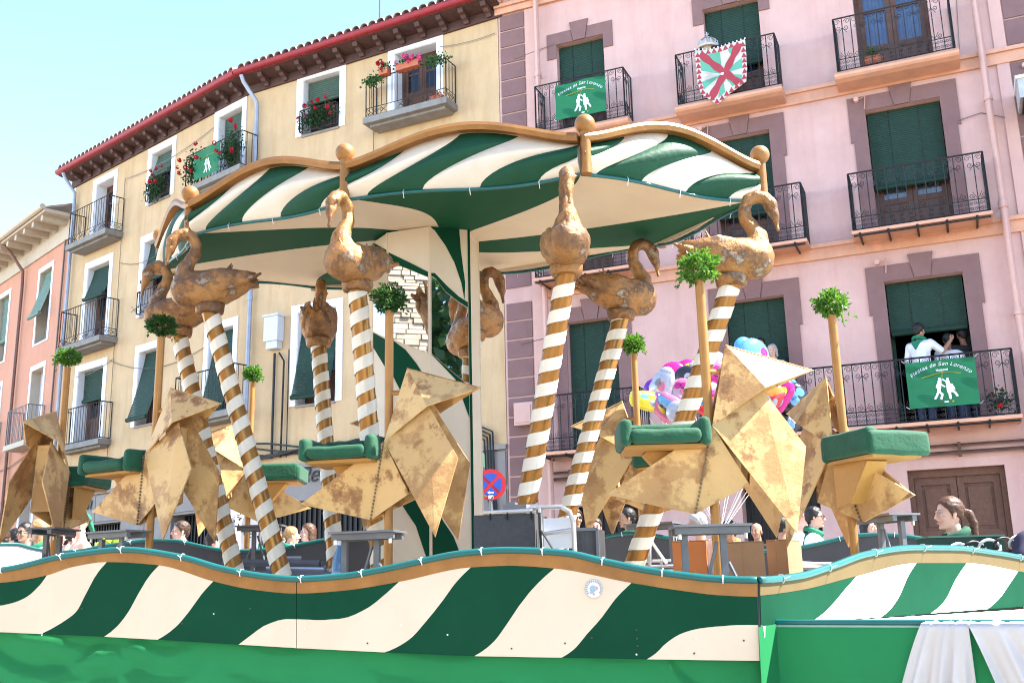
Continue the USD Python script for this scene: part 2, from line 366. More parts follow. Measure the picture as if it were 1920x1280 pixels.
# bands, cornice and strips
for z in (7.0, 9.97):
    m = MB(); FP.box(m, -8.05, 6.5, 0, .05, z, z + .20); FP.box(m, -8.05, 6.5, 0, .09, z + .20, z + .27)
    part(PH, 'string_course', m, coral)
m = MB(); FP.box(m, -8.9, 6.5, 0, .07, 13.28, 13.42); FP.box(m, -8.9, 6.5, 0, .12, 13.42, 13.50); part(PH, 'cornice', m, coral)
FP_e = MB(); FP.box(FP_e, -8.9, 6.5, 0, .75, 14.06, 14.3); part(PH, 'eave', FP_e, coral)
for i in range(11):
    a = -8.6 + i * 1.35
    m = MB(); FP.box(m, a, a + .95, 0, .03, 13.6, 13.66); FP.box(m, a, a + .95, 0, .03, 13.95, 14.01); FP.box(m, a, a + .05, 0, .03, 13.66, 13.95); FP.box(m, a + .9, a + .95, 0, .03, 13.66, 13.95)
    pn = part(PH, 'frieze_panel', m, coral); part(pn, 'panel_field', FP.box(MB(), a + .05, a + .9, 0, .012, 13.66, 13.95), mauve)
    m = MB(); m.poly([FP.p(a - .27, o, z) for o, z in ((0, 13.5), (.12, 13.52), (.2, 13.75), (.5, 13.95), (.5, 14.06), (0, 14.06))], FP.d * .14); part(PH, 'corbel', m, coral)
# quoins
for a0, a1, zs in ((-8.80, -8.27, [(.6, 7.0), (7.28, 9.96), (10.26, 13.26)]), (.55, 1.35, [(.6, 7.0), (7.28, 9.96), (10.26, 13.26)])):
    for za, zb in zs:
        n = int(round((zb - za) / (.385 if a0 < 0 else .48)))
        for i in range(n):
            h = (zb - za) / n
            part(wallp, 'quoin', FP.box(MB(), a0, a1, 0, .022, za + i * h + .022, za + (i + 1) * h - .012), mauve)
part(PH, 'pilaster_strip', FP.box(MB(), -8.24, -8.04, 0, .03, -.3, 13.27), pinkpipe)
part(PH, 'pilaster_strip', FP.box(MB(), .34, .53, 0, .03, -.3, 13.27), pinkpipe)
for s in (-7.93, .13):
    m = MB(); FP.tube(m, [(s, .16, .3), (s, .16, 7.0), (s, .17, 14.0)], .058, 10)
    for z in (2.2, 5.6, 7.4, 9.3, 11.6): FP.tube(m, [(s, .16, z), (s, .16, z + .12)], .075, 10); FP.box(m, s - .02, s + .02, 0, .12, z + .03, z + .07)
    part(PH, 'drainpipe', m, pinkpipe, smooth=40)
# painted surrounds with keystones
def surround(s0, s1, z0, z1, full):
    w = .23 if full else .2; c = (s0 + s1) / 2
    zs = z0 if full else z1 - .42
    g = Polygon([(s0 - w, zs), (s0, zs), (s0, z1), (s1, z1), (s1, zs), (s1 + w, zs), (s1 + w, z1 - .55), (s1 + w + .05, z1 - .57), (s1 + w + .05, z1 + .28), (s0 - w - .05, z1 + .28), (s0 - w - .05, z1 - .57), (s0 - w, z1 - .55)]) if full else \
        Polygon([(s0 - w, z1 - .3), (s0, z1 - .3), (s0, z1), (s1, z1), (s1, z1 - .3), (s1 + w, z1 - .3), (s1 + w, z1 + .26), (s0 - w, z1 + .26)])
    key = Polygon([(c - .12, z1), (c + .12, z1), (c + .2, z1 + .42), (c - .2, z1 + .42)])
    g = g.difference(key.buffer(.012, join_style=2))
    sp = part(PH, 'window_surround', MB().shape2d(g, lambda x, y, o: FP.p(x, o, y), .02), mauve)
    part(sp, 'keystone', MB().shape2d(key, lambda x, y, o: FP.p(x, o, y), .035), mauve)
for lv, (z0, z1) in levels.items():
    for k, (s0, s1) in cols.items(): surround(s0, s1, z0, z1, lv < 3)
    surround(2.6, 3.7, z0, z1, lv < 3)
# blinds and doors
blinds = {(3, 'a'): .68, (3, 'b'): .60, (3, 'c'): .12, (2, 'a'): .75, (2, 'b'): .66, (2, 'c'): .62, (1, 'a'): .97, (1, 'b'): .52, (1, 'c'): .37}
for (lv, k), fr in blinds.items():
    s0, s1 = cols[k]; z0, z1 = levels[lv]; zb = z1 - (z1 - z0) * fr
    m = MB(); slat_blind(FP, m, s0 + .02, s1 - .02, z1 - .02, zb + .05, -.14); b = part(PH, 'roller_blind', m, blind)
    m = MB(); cords(FP, m, s0, s1, z1, zb, -.13); part(b, 'cord', m, black)
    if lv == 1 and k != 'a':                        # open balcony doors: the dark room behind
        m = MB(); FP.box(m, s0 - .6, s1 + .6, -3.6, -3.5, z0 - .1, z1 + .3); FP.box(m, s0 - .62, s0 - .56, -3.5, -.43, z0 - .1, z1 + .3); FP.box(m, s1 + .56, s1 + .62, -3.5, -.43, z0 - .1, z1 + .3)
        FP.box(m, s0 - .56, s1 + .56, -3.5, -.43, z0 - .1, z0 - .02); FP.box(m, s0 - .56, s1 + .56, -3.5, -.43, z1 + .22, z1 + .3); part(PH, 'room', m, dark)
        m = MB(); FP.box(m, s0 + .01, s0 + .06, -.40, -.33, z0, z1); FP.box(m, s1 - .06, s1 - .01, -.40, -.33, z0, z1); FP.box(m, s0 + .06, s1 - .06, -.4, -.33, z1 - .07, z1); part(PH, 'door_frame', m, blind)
        continue
    french_door(PH, FP, s0, s1, z0, z1, -.24, wood, bluecurtain if lv == 3 else curtain)
for z0, z1 in levels.values(): french_door(PH, FP, 2.6, 3.7, z0, z1, -.24, wood, curtain)
# balconies
def rounded_slab(s0, s1, depth, z):
    pr = [(0, z - .16), (depth - .16, z - .16), (depth - .05, z - .13), (depth - .01, z - .10), (depth, z - .06), (depth - .015, z - .02), (depth - .05, z), (0, z)]
    return MB().poly([FP.p(s0, o, q) for o, q in pr], FP.d * (s1 - s0))
for lv, s0, s1, dep, st in ((3, -7.87, -6.05, .5, 1), (3, -5.02, -3.2, .5, 1), (3, -2.17, -.28, .5, 1), (2, -7.95, -6.1, .55, 0), (2, -5.05, -2.98, .55, 0), (2, -2.19, -.09, .55, 0),
                            (1, -8.0, -6.05, .55, 0), (1, -5.1, -.07, .6, 0), (3, 2.3, 4.0, .5, 1)):
    z = levels[lv][0] - .0
    if st: b = part(PH, 'balcony', rounded_slab(s0 - .06, s1 + .06, dep + .08, z), coral)
    else:
        m = MB(); FP.box(m, s0 - .03, s1 + .03, 0, dep + .05, z - .055, z); b = part(PH, 'balcony', m, coral)
        m = MB()
        for t in np.arange(s0 + .1, s1, .45): FP.tube(m, [(t, .02, z - .085), (t, dep + .02, z - .085), (t, dep + .06, z - .05)], .018, 4)
        FP.tube(m, [(s0, dep + .03, z - .09), (s1, dep + .03, z - .09)], .018, 4); part(b, 'iron_bracket', m, iron)
    m = MB(); fancy_rail(FP, m, s0, s1, dep, z); part(b, 'railing', m, iron)
# service pipes under the long balcony
m = MB()
for o, z, r in ((.07, 3.62, .022), (.1, 3.50, .03)): FP.tube(m, [(-8.0, o, z), (.9, o, z)], r, 5)
for s in np.arange(-7.6, .6, 1.1): FP.box(m, s, s + .05, 0, .12, 3.44, 3.66)
part(PH, 'service_pipe', m, M('rusty_pipe', (.10, .055, .045), .7, .3, 6))
# ground floor: the great brown door and two dark openings
D = MB(); FP.box(D, -1.8, -1.72, -.3, -.12, .4, 3.27); FP.box(D, -.44, -.36, -.3, -.12, .4, 3.27); FP.box(D, -1.72, -.44, -.3, -.12, 3.15, 3.27)
dd = part(PH, 'street_door', D, doorwood)
for k in range(2):
    a = -1.715 + k * .64; b = a + .63
    m = MB(); FP.box(m, a, a + .1, -.25, -.17, .4, 3.15); FP.box(m, b - .1, b, -.25, -.17, .4, 3.15)
    for za, zb in ((.4, .6), (1.35, 1.45), (2.18, 2.3), (3.03, 3.15)): FP.box(m, a + .1, b - .1, -.25, -.17, za, zb)
    lf = part(dd, 'door_leaf', m, doorwood)
for k in range(2):
    a = -1.715 + k * .64; b = a + .63
    for za, zb in ((.6, 1.35), (1.45, 2.18), (2.3, 3.03)):
        m = MB(); FP.box(m, a + .1, b - .1, -.24, -.21, za, zb); FP.box(m, a + .15, b - .15, -.21, -.19, za + .06, zb - .06); part(dd, 'door_panel', m, doorwood)
for s0, s1, z1 in ((-7.6, -6.3, 3.0), (-4.5, -3.2, 3.15)):
    m = MB(); FP.box(m, s0, s1, -.42, -.34, .4, z1)
    for t in np.arange(s0 + .1, s1, .12): FP.box(m, t, t + .03, -.34, -.31, .4, z1)
    part(PH, 'dark_shop_gate', m, black)
# wall lamp box on the right edge, wires, meter cupboard, small lamps
t = thing('floodlight_housing', 'grey flat box jutting from the pink wall at the right edge', 'box', FP.p(1.1, 0, 8.9))
m = MB(); FP.box(m, .55, 1.9, .1, .75, 8.99, 9.32); part(t, 'casing', m, M('weathered_aluminium', (.42, .42, .42), .5, .2, 8, .2, 30, metal=.3))
m = MB(); FP.box(m, .52, 1.93, .07, .78, 9.32, 9.37); part(t, 'lid', m, white)
m = MB(); FP.box(m, .6, 1.85, .12, .73, 8.95, 8.988); FP.box(m, 1.0, 1.06, 0, .1, 8.99, 9.3); part(t, 'underside', m, black)
m = MB(); FP.tube(m, [(.75, .05, 8.9), (.74, .03, 8.2), (.78, .03, 7.4), (.9, .03, 6.6), (.93, .03, 5.9)], .013, 4)
for z in (8.5, 8.1, 7.85, 7.6, 7.3): FP.box(m, .72, .76, 0, .03, z, z + .03)
part(PH, 'wall_cable', m, cable)
m = MB()
FP.tube(m, [(-8.5, .03, 12.2), (-7.6, .03, 12.32)], .008, 4); FP.tube(m, [(-.35, .03, 9.1), (.0, .03, 9.16), (.35, .03, 9.0)], .008, 4)
FP.tube(m, [(-.15, .02, 13.0), (-.13, .02, 11.4), (-.2, .02, 10.3)], .006, 4)
FP.tube(m, [(-8.5, .03, 6.15), (-7.6, .03, 6.25)], .009, 4)
part(PH, 'wall_wire', m, greycable)
t = thing('meter_cupboard', 'pink painted meter cupboard low on the pink wall beside the drainpipe', 'box', FP.p(-8.4, 0, 4.6))
m = MB(); FP.box(m, -8.62, -8.24, .03, .2, 4.55, 4.98); m2 = MB(); FP.box(m2, -8.58, -8.28, .2, .215, 4.6, 4.93)
part(t, 'cabinet', m, pinkpipe); part(t, 'cabinet_door', m2, pinkpipe)
for s, z in ((-1.95, 9.82), (-4.75, 9.85), (-1.9, 6.8), (.75, 9.85)):
    m = MB(); FP.tube(m, [(s, 0, z), (s, .09, z)], .045, 8); FP.tube(m, [(s + .05, .05, z), (s + .15, .05, z + .04), (s + .12, .04, z - .2)], .01, 4); part(PH, 'wall_insulator', m, pinkpipe)
# ------------------------------------------------------------------ the ochre house, bent along the street
J = FP.p(-8.86, 0, 0)
FY = Facade((J[0], J[1]), (-.8949, .4462))
BEND = FY.p(6.65, 0, 0)
FZ = Facade((BEND[0], BEND[1]), (-.766, .643))
YH = thing('ochre_house', 'ochre house with white window surrounds and a deep red eave gutter', 'building', FY.p(4, 0, 0))
TOPZ = 13.28
wy = [(1.32, 11.5, 2.56, 13.30), (4.04, 11.72, 5.08, 13.26), (1.5, 8.3, 2.56, 10.42), (4.04, 8.6, 5.08, 10.42), (1.5, 5.48, 2.5, 7.55), (4.02, 5.48, 5.06, 7.55)]
wy = [(1.5, 11.5, 2.57, 13.12), (4.04, 11.72, 5.08, 13.12)] + wy[2:]
hy = wy + [(3.2, .5, 5.9, 3.45), (.9, .5, 2.6, 3.45)]
wz = [(.28, 11.1, 1.25, 12.98), (3.27, 11.5, 4.25, 12.92), (6.12, 11.05, 7.08, 12.85), (.28, 8.5, 1.25, 10.5), (3.33, 8.5, 4.35, 10.5), (6.05, 8.2, 7.2, 10.42), (.28, 5.5, 1.25, 7.56), (3.3, 5.68, 4.28, 7.58), (5.98, 6.0, 7.3, 7.54)]
wz[8] = (5.98, 5.5, 7.3, 7.54)
hz = wz + [(.4, .5, 2.4, 3.4), (4.6, .5, 7.2, 3.4)]
wl = part(YH, 'wall', FY.wall(MB(), [(0.004, 4.18), (6.65, 4.18), (6.65, 13.34), (0.004, 13.34)], hy, .42), yellow)
wl2 = part(YH, 'wall', FZ.wall(MB(), [(0, 4.18), (8.3, 4.18), (8.3, 13.28), (0, 13.28)], hz, .42), yellow)
wb = part(YH, 'stone_base', FY.wall(MB(), [(0.004, -.5), (6.65, -.5), (6.65, 4.18), (0.004, 4.18)], hy, .42), stonebase)
wb2 = part(YH, 'stone_base', FZ.wall(MB(), [(0, -.5), (8.3, -.5), (8.3, 4.18), (0, 4.18)], hz, .42), stonebase)
m = MB(); FY.box(m, -.3, 7, -6.5, -6.2, -.5, TOPZ); FZ.box(m, 0, 8.3, -6.5, -6.2, -.5, TOPZ); FZ.box(m, 8.0, 8.3, -6.2, -.42, -.5, TOPZ); part(YH, 'rear_wall', m, yellow)
# joints between the slabs of the stone base: raised plates
for f, L, hh in ((FY, 6.6, hy), (FZ, 8.2, hz)):
    for z0, z1 in ((1.2, 2.3), (2.3, 3.42), (3.46, 4.14)):
        n = int(L / 1.15)
        for i in range(n):
            a, b = .03 + i * L / n, .03 + (i + 1) * L / n - .025
            g = sbox(a, z0, b, z1 - .025)
            for h in hh: g = g.difference(sbox(h[0], h[1], h[2], h[3]))
            if g.area > .05: part(wb if f is FY else wb2, 'stone_plate', MB().shape2d(g, lambda x, y, o, f=f: f.p(x, o, y), .03), stonebase)
part(YH, 'base_ledge', FY.box(MB(), 0, 6.62, 0, .07, 4.15, 4.24), stonebase); part(YH, 'base_ledge', FZ.box(MB(), .03, 8.25, 0, .07, 4.15, 4.24), stonebase)
def ysurround(f, s0, z0, s1, z1, door, w=.17):
    g = sbox(s0 - w, z0 - (0 if door else w * .0), s1 + w, z1 + w).difference(sbox(s0, z0 - 1, s1, z1))
    p_ = part(YH, 'window_surround', MB().shape2d(g, lambda x, y, o: f.p(x, o, y), .02), white)
    m = MB()
    f.box(m, s0, s0 + .012, -.4, .0, z0, z1 - .012); f.box(m, s1 - .012, s1, -.4, .0, z0, z1 - .012); f.box(m, s0, s1, -.4, .0, z1 - .012, z1)
    part(p_, 'reveal', m, white)
    if not door: m = MB(); f.box(m, s0, s1, -.38, .03, z0 - .04, z0 + .012); part(p_, 'sill', m, stonebase)
def ywin(f, s0, z0, s1, z1, door, fr, bm, obot=None, panes=True):
    ysurround(f, s0, z0, s1, z1, door)
    french_door(YH, f, s0 + .012, s1 - .012, z0 + .012, z1 - .012, -.3, wood, curtain, panes)
    if fr:
        zb = z1 - (z1 - z0) * fr; m = MB(); slat_blind(f, m, s0 + .04, s1 - .04, z1 - .04, zb, -.16, obot, dz=.045); part(YH, 'roller_blind', m, bm)
for i, h in enumerate(wy):
    ywin(FY, *h, i in (0,), (.0, .38, .5, .5, .9, .93)[i], (blind_pale if i == 1 else blind), .22 if i in (4, 5) else None)
for i, h in enumerate(wz):
    ywin(FZ, *h, i in (0, 2, 5, 8), (.42, .5, 0, .6, .55, .42, .93, .93, .4)[i], blind_pale if i < 2 else blind, (None, .05, None, None, .05, .1, .2, .25, None)[i])
# balconies of the ochre house
def ybal(f, s0, s1, dep, z, h, band, ornate=False):
    m = MB(); f.box(m, s0 - .04, s1 + .04, 0, dep + .06, z - .14, z); f.box(m, s0 + .06, s1 - .06, 0, dep - .06, z - .2, z - .14)
    b = part(YH, 'balcony', m, concrete); m = MB(); plain_rail(f, m, s0, s1, dep, z, h, .13, band); part(b, 'railing', m, iron)
ybal(FY, 1.03, 3.03, .42, 11.5, .9, True)
ybal(FZ, -.38, 1.86, .45, 11.12, .85, False); ybal(FZ, 5.5, 7.55, .45, 11.05, .95, True); ybal(FZ, 5.42, 7.62, .45, 8.15, 1.02, True); ybal(FZ, 5.4, 7.5, .3, 5.5, .95, False); ybal(FZ, -.35, 1.9, .4, 5.5, 1.0, False)
m = MB(); plain_rail(FY, m, 4.06, 5.06, .12, 11.74, .55, .12, False); part(YH, 'window_rail', m, iron)
m = MB(); plain_rail(FZ, m, 3.29, 4.23, .12, 11.52, .5, .12, False); part(YH, 'window_rail', m, iron)
m = MB(); plain_rail(FZ, m, 3.35, 4.33, .12, 8.52, .6, .12, True); part(YH, 'window_rail', m, iron)
# eave: soffit, corbels, gutter, tiles
OV, AN = .45, math.tan(math.radians(6.85))
def tz(f, s): return (13.45 - .0143 * s) if f is FY else (13.355 - .006 * s)
for f, a, b, sa, sb in ((FY, -.1, 6.65, 0, 1), (FZ, 0, 8.45, 1, 0)):
    e0, e1 = a - (OV * AN if sa else 0), b + (OV * AN if sb else 0)
    def P2(s, o, dz, f=f): return f.p(s, o, tz(f, s) + dz)
    m = MB(); m.poly([P2(a, 0, 0), P2(b, 0, 0), P2(e1, OV, .06), P2(e0, OV, .06)], (0, 0, .05)); part(YH, 'soffit', m, darkbrown)
    m = MB(); m.tube([P2(e0, OV + .05, .155), P2(e1, OV + .05, .155)], .08, 10); m.poly([P2(e0, OV, .07), P2(e1, OV, .07), P2(e1, OV, .23), P2(e0, OV, .23)], f.n * .03); part(YH, 'gutter', m, redgutter, smooth=40)
    m = MB(); m.poly([P2(a, 0, .12), P2(b, 0, .12), P2(e1, OV + .02, .235), P2(e0, OV + .02, .235)], (0, 0, .02)); m.poly([P2(a, -3.2, 1.2), P2(b, -3.2, 1.2), P2(b, 0, .15), P2(a, 0, .15)], (0, 0, .05)); rf = part(YH, 'roof', m, tile)
    n = int((b - a) / .56)
    for i in range(n):
        s = a + .2 + i * (b - a - .3) / n; q = tz(f, s)
        m = MB(); m.poly([f.p(s, o, q + z) for o, z in ((.06, -.17), (.1, -.17), (.14, -.12), (.22, -.10), (.27, -.05), (.36, -.04), (.40, .045), (.06, .0))], f.d * .12); part(YH, 'corbel', m, darkbrown)
    m = MB(); m.obox(f.p(a, 0, tz(f, a) - .2), f.p(b, 0, tz(f, b)) - f.p(a, 0, tz(f, a)), f.n * .05, (0, 0, .198)); part(YH, 'eave_board', m, darkbrown)
    n = int((b - a) / .215)
    for i in range(n):
        s = e0 + .1 + i * (e1 - e0 - .1) / n; q = tz(f, s)
        g = np.linspace(0, np.pi, 7); ring = np.stack([np.cos(g) * .095, np.sin(g) * .085], 1)
        A = np.array([[f.p(s + x, OV + .1, q + .235 + y) for x, y in ring], [f.p(s + x * .8, OV - .75, q + .43 + y) for x, y in ring]])
        part(rf, 'roof_tile', MB().slab(A, (0, 0, -.018)), tile)
# drainpipes
m = MB(); FY.tube(m, [(6.5, .5, 13.4), (6.48, .44, 13.25), (6.35, .12, 12.85), (6.33, .11, 12.6), (6.33, .11, 5.0)], .05, 8)
for z in (12.0, 10.2, 8.0, 6.2): FY.tube(m, [(6.33, .11, z), (6.33, .11, z + .1)], .062, 8)
part(YH, 'drainpipe', m, zinc, smooth=40)
m = MB(); FZ.tube(m, [(8.1, .5, 13.36), (8.1, .42, 13.2), (8.1, .12, 12.85), (8.1, .11, 12.5), (8.1, .11, 4.5)], .05, 8); part(YH, 'drainpipe', m, zinc, smooth=40)
# wires across the wall
m = MB()
def sagw(f, s0, z0, s1, z1, sag, r=.009):
    t = np.linspace(0, 1, 9); f.tube(m, [(s0 + (s1 - s0) * q, .035, z0 + (z1 - z0) * q - sag * 4 * q * (1 - q)) for q in t], r, 3)
sagw(FY, .05, 12.9, 1.4, 12.95, .05); sagw(FY, 3.1, 12.6, 3.05, 4.3, 0); sagw(FY, 2.7, 12.65, 3.1, 12.62, .03); sagw(FZ, 1.4, 12.75, 5.4, 12.55, .15); sagw(FZ, 5.5, 12.6, 5.45, 4.5, 0); sagw(FZ, 5.5, 10.2, 3.2, 10.1, .2); sagw(FZ, 5.7, 7.6, 1.4, 7.2, .35); sagw(FZ, 5.5, 7.6, 7.4, 7.4, .1)
part(YH, 'wall_wire', m, greycable, kind='stuff')
m = MB(); FY.tube(m, [(3.1, 0, 12.62), (3.1, .08, 12.62)], .06, 8); part(YH, 'junction_box', m, black)
m = MB()
random.seed(5)
for k in range(6):
    z = 4.32 + .05 * k; t = np.linspace(0, 1, 14)
    FY.tube(m, [(.7 + 5.9 * q, .06 + .03 * (k % 3), z + .10 * math.sin(3.3 * q * 3 + k) * (1 if q > .5 else .35) + .09 * q) for q in t], .022, 5)
for k in range(4):
    FY.tube(m, [(1.6, .06, 4.42 + .08 * k), (.62, .06, 4.45 + .07 * k), (.45 - .06 * k, .07, 4.35 + .05 * k), (.42 - .06 * k, .07, 3.3), (.3 - .04 * k, .07, 3.0 - .1 * k), (.03, .07, 2.9 - .1 * k)], .02, 5)
FY.tube(m, [(5.62, .06, 6.7), (5.62, .06, 4.4)], .03, 5); FY.tube(m, [(5.5, .06, 6.7), (5.36, .06, 6.5), (5.38, .06, 4.4)], .022, 5); FY.tube(m, [(5.25, .04, 6.75), (5.24, .04, 4.4)], .012, 4)
part(YH, 'cable_bundle', m, cable)
t = thing('meter_box', 'pale grey junction box on the ochre wall beside the blue grey drainpipe', 'box', FY.p(5.6, 0, 7))
m = MB(); FY.box(m, 5.42, 5.80, .02, .24, 6.95, 7.5); FY.box(m, 5.46, 5.76, .02, .2, 6.78, 6.95); part(t, 'cabinet', m, boxgrey); part(t, 'cabinet_lid', FY.box(MB(), 5.40, 5.82, .0, .27, 7.5, 7.54), boxgrey)
# dark shop gates of the ground floor
for f, s0, s1, z1 in ((FY, 3.2, 5.9, 3.45), (FY, .9, 2.6, 3.45), (FZ, .4, 2.4, 3.4), (FZ, 4.6, 7.2, 3.4)):
    m = MB(); f.box(m, s0, s1, -.42, -.33, .5, z1)
    for q in np.arange(s0 + .05, s1 - .05, .13): f.box(m, q, q + .035, -.33, -.29, .5, z1)
    part(YH, 'dark_shop_gate', m, black)
# shop sign in slanting black letters
def letters(f, text, s_right, z, h, mat, label, slant=.28):
    """reads left to right in the street: along -s for the ochre facades"""
    tm = meshkit.text_mesh(text, h, .02); v = tm.vertices.copy(); v[:, 0] += slant * v[:, 1]
    mb = MB(); V = f.p(s_right - v[:, 0], .045 + v[:, 2], z + v[:, 1]); mm = trimesh.Trimesh(V, tm.faces, process=False)
    if mm.volume < 0: mm.invert()
    mb.tm(mm); return solo('shop_lettering', mb, mat, label, 'sign')
letters(FY, 'Re', 4.87, 3.84, .30, black, 'slanting black letters Re on the grey stone band')
letters(FY, 'u', 4.08, 3.84, .30, black, 'single slanting black letter right of the striped pole on the stone band')
letters(FZ, 'an', 6.5, 3.80, .30, black, 'short slanting black letters on the stone band behind the second gold bird')
# ------------------------------------------------------------------ the salmon house further left
E3 = FZ.p(8.3, 0, 0)
FO = Facade((E3[0], E3[1]), (-.6866, .727))
OH = thing('salmon_house', 'salmon pink house with cream bracketed eaves at the left edge', 'building', FO.p(4, 0, 0))
OT = 12.2
ow = []
for s0, s1 in ((1.35, 2.35), (5.0, 6.0), (8.6, 9.6), (12.2, 13.2)):
    ow += [(s0, 8.9, s1, 11.1), (s0, 5.9, s1, 8.1), (s0, 2.6, s1, 4.7)]
part(OH, 'wall', FO.wall(MB(), [(0.01, -.5), (16, -.5), (16, OT), (0.01, OT)], ow, .4), orange)
m = MB(); FO.box(m, 0.01, 16, -6, -5.8, -.5, OT); part(OH, 'rear_wall', m, orange)
part(OH, 'eave_band', FO.box(MB(), 0.01, 16, 0, .05, OT - .6, OT), cream_stone)
m = MB(); FO.box(m, 0.01, 16, 0, .8, OT, OT + .1); part(OH, 'soffit', m, cream_stone)
m = MB(); FO.tube(m, [(.01, .86, OT + .14), (16, .86, OT + .14)], .08, 8); part(OH, 'gutter', m, cream_stone)
m = MB(); m.poly([FO.p(0.01, .8, OT + .1), FO.p(16, .8, OT + .1), FO.p(16, -3, OT + 1.5), FO.p(0.01, -3, OT + 1.5)], (0, 0, .05)); part(OH, 'roof', m, tile)
for s in np.arange(.3, 15.8, .72):
    m = MB(); FO.box(m, s, s + .16, 0.05, .74, OT - .16, OT); part(OH, 'eave_bracket', m, cream_stone)
for k, h in enumerate(ow):
    g = sbox(h[0] - .12, h[1] - .05, h[2] + .12, h[3] + .14).difference(sbox(*h))
    part(OH, 'window_surround', MB().shape2d(g, lambda x, y, o: FO.p(x, o, y), .02), white)
    m = MB(); FO.box(m, h[0], h[0] + .012, -.26, .0, h[1], h[3]); FO.box(m, h[2] - .012, h[2], -.26, .0, h[1], h[3]); FO.box(m, h[0] + .012, h[2] - .012, -.26, 0, h[3] - .012, h[3]); part(OH, 'reveal', m, cream_stone)
    m = MB(); FO.box(m, h[0], h[2], -.34, -.26, h[1], h[3]); wn = part(OH, 'window', m, curtain if k % 3 else M('grey_shutter', (.24, .25, .27), .7, .1))
    if k % 3 == 0:
        m = MB(); slat_blind(FO, m, h[0] + .03, h[2] - .03, h[3] - .03, h[1] + .75, -.12, .25 if k == 0 else None, dz=.06); part(OH, 'roller_blind', m, M('sage_blind', (.13, .2, .16), .8, .15, 8))
    if k % 3 == 1:
        m = MB(); FO.box(m, h[0] - .35, h[2] + .35, 0, .5, h[1] - .15, h[1]); b = part(OH, 'balcony', m, cream_stone); m = MB(); plain_rail(FO, m, h[0] - .32, h[2] + .32, .45, h[1], 1.0, .12, False); part(b, 'railing', m, grey_iron)
    if k % 3 == 2:
        m = MB(); FO.box(m, h[0] - .3, h[2] + .3, 0, .35, h[1] - .12, h[1]); b = part(OH, 'balcony', m, cream_stone); m = MB(); plain_rail(FO, m, h[0] - .28, h[2] + .28, .32, h[1], .9, .12, False); part(b, 'railing', m, grey_iron)
m = MB(); FO.tube(m, [(3.7, .8, OT + .05), (3.7, .5, OT - .2), (3.6, .12, OT - .75), (3.6, .1, OT - 1.2), (3.6, .1, 2.5)], .05, 6); part(OH, 'drainpipe', m, M('brown_pipe', (.2, .1, .07), .5))
m = MB(); FO.tube(m, [(.35, .05, OT - .6), (.45, .05, 2.5)], .03, 4); FO.tube(m, [(.15, .05, 5.9), (3.5, .05, 5.4), (12, .05, 5.2)], .015, 4); FO.tube(m, [(.15, .05, 4.6), (5, .05, 4.35), (12, .05, 4.3)], .015, 4); part(OH, 'wall_wire', m, greycable, kind='stuff')
m = MB(); FO.box(m, .35, .65, .02, .2, 5.3, 5.75); part(OH, 'meter_box', m, boxgrey)
m = MB(); m.poly([FO.p(2, .02, 2.7), FO.p(2, 1.0, 2.1), FO.p(2, 1.0, 2.02), FO.p(2, .02, 2.62)], FO.d * 6); part(OH, 'awning', m, black)
# ------------------------------------------------------------------ sunlit stone house and dark tree across the street, seen in the mirrors
STO = (.36, .305, .24)
FS = Facade((-9.5, -1.0), (.6, -.8)); FS.n = np.array([.8, .6, 0])
SH = thing('stone_house', 'sunlit house of rough cream stone across the street, seen in the mirror', 'building', FS.p(0, 0, 0))
stm = [M(f'rough_stone_{k}', sc(STO, q), .9, .15, 5, .6, 30) for k, q in enumerate((.85, 1.0, 1.12))]
core = part(SH, 'wall', FS.box(MB(), -9, 9, -4, 0, -1, 12), M('stone_mortar', (.2, .17, .14), .95))
rng = np.random.default_rng(3); smb = [MB(), MB(), MB()]
z = 0.0
while z < 11.8:
    h = rng.uniform(.06, .12); s = -9 + rng.uniform(-.3, 0)
    while s < 8.8:
        w = rng.uniform(.14, .48); FS.box(smb[rng.integers(3)], max(s, -9) + .012, min(s + w, 9) - .012, 0, rng.uniform(.03, .09), z + .007, z + h - .009); s += w
    z += h
for k in range(3): part(core, 'stone', smb[k], stm[k], kind='stuff')
# ------------------------------------------------------------------ the float
FC = np.array([-.6, 7.1]); TILT = .031
_a = math.radians(-13); E1 = np.array([math.cos(_a), math.sin(_a)]); E2 = np.array([-math.sin(_a), math.cos(_a)])
def fl(a, b, z=0.0):                                      # float frame to world; the deck rises a little to the left
    q = FC + a * E1 + b * E2; return np.array([q[0], q[1], z - TILT * a])
def fz(x, y, z): return z - TILT * float((np.array([x, y]) - FC) @ E1)
cream = M('cream_paint', (.66, .55, .415), .55, .04, 3, .06, 50, stain=.16, stain_col=(.5, .38, .25))
creamw = M('white_cream_paint', (.72, .66, .57), .55, .04, 3, .06, 50)
green = M('green_paint', (.006, .053, .027), .85, .10, 3, .06, 50, spec=.06, stain=.25, stain_col=(.012, .065, .035))
goldpaint = M('gold_paint', (.31, .145, .042), .42, .22, 7, .15, 60, metal=.25, stain=.3, stain_col=(.2, .1, .04))
hosem = M('turquoise_hose', (.006, .105, .105), .3, .08, 10, coat=.3)
satin = M('green_satin', (.018, .20, .070), .8, .06, 2.5, spec=.15)
satin2 = M('green_cushion', (.005, .07, .032), .8, .25, 8, .3, 50, sheen=.1)
greyboard = M('dark_grey_board', (.06, .06, .065), .7, .12, 4)
paleboard = M('pale_board', (.35, .36, .38), .7, .08, 4)
steel = M('painted_steel', (.16, .165, .18), .45, .15, 9, metal=.4)
chrome = M('chrome_tube', (.6, .6, .62), .25, .1, 9, metal=.9)
tulle = M('white_tulle', (.88, .88, .90), .8, .04, 5, trans=(.85, .85, .9))

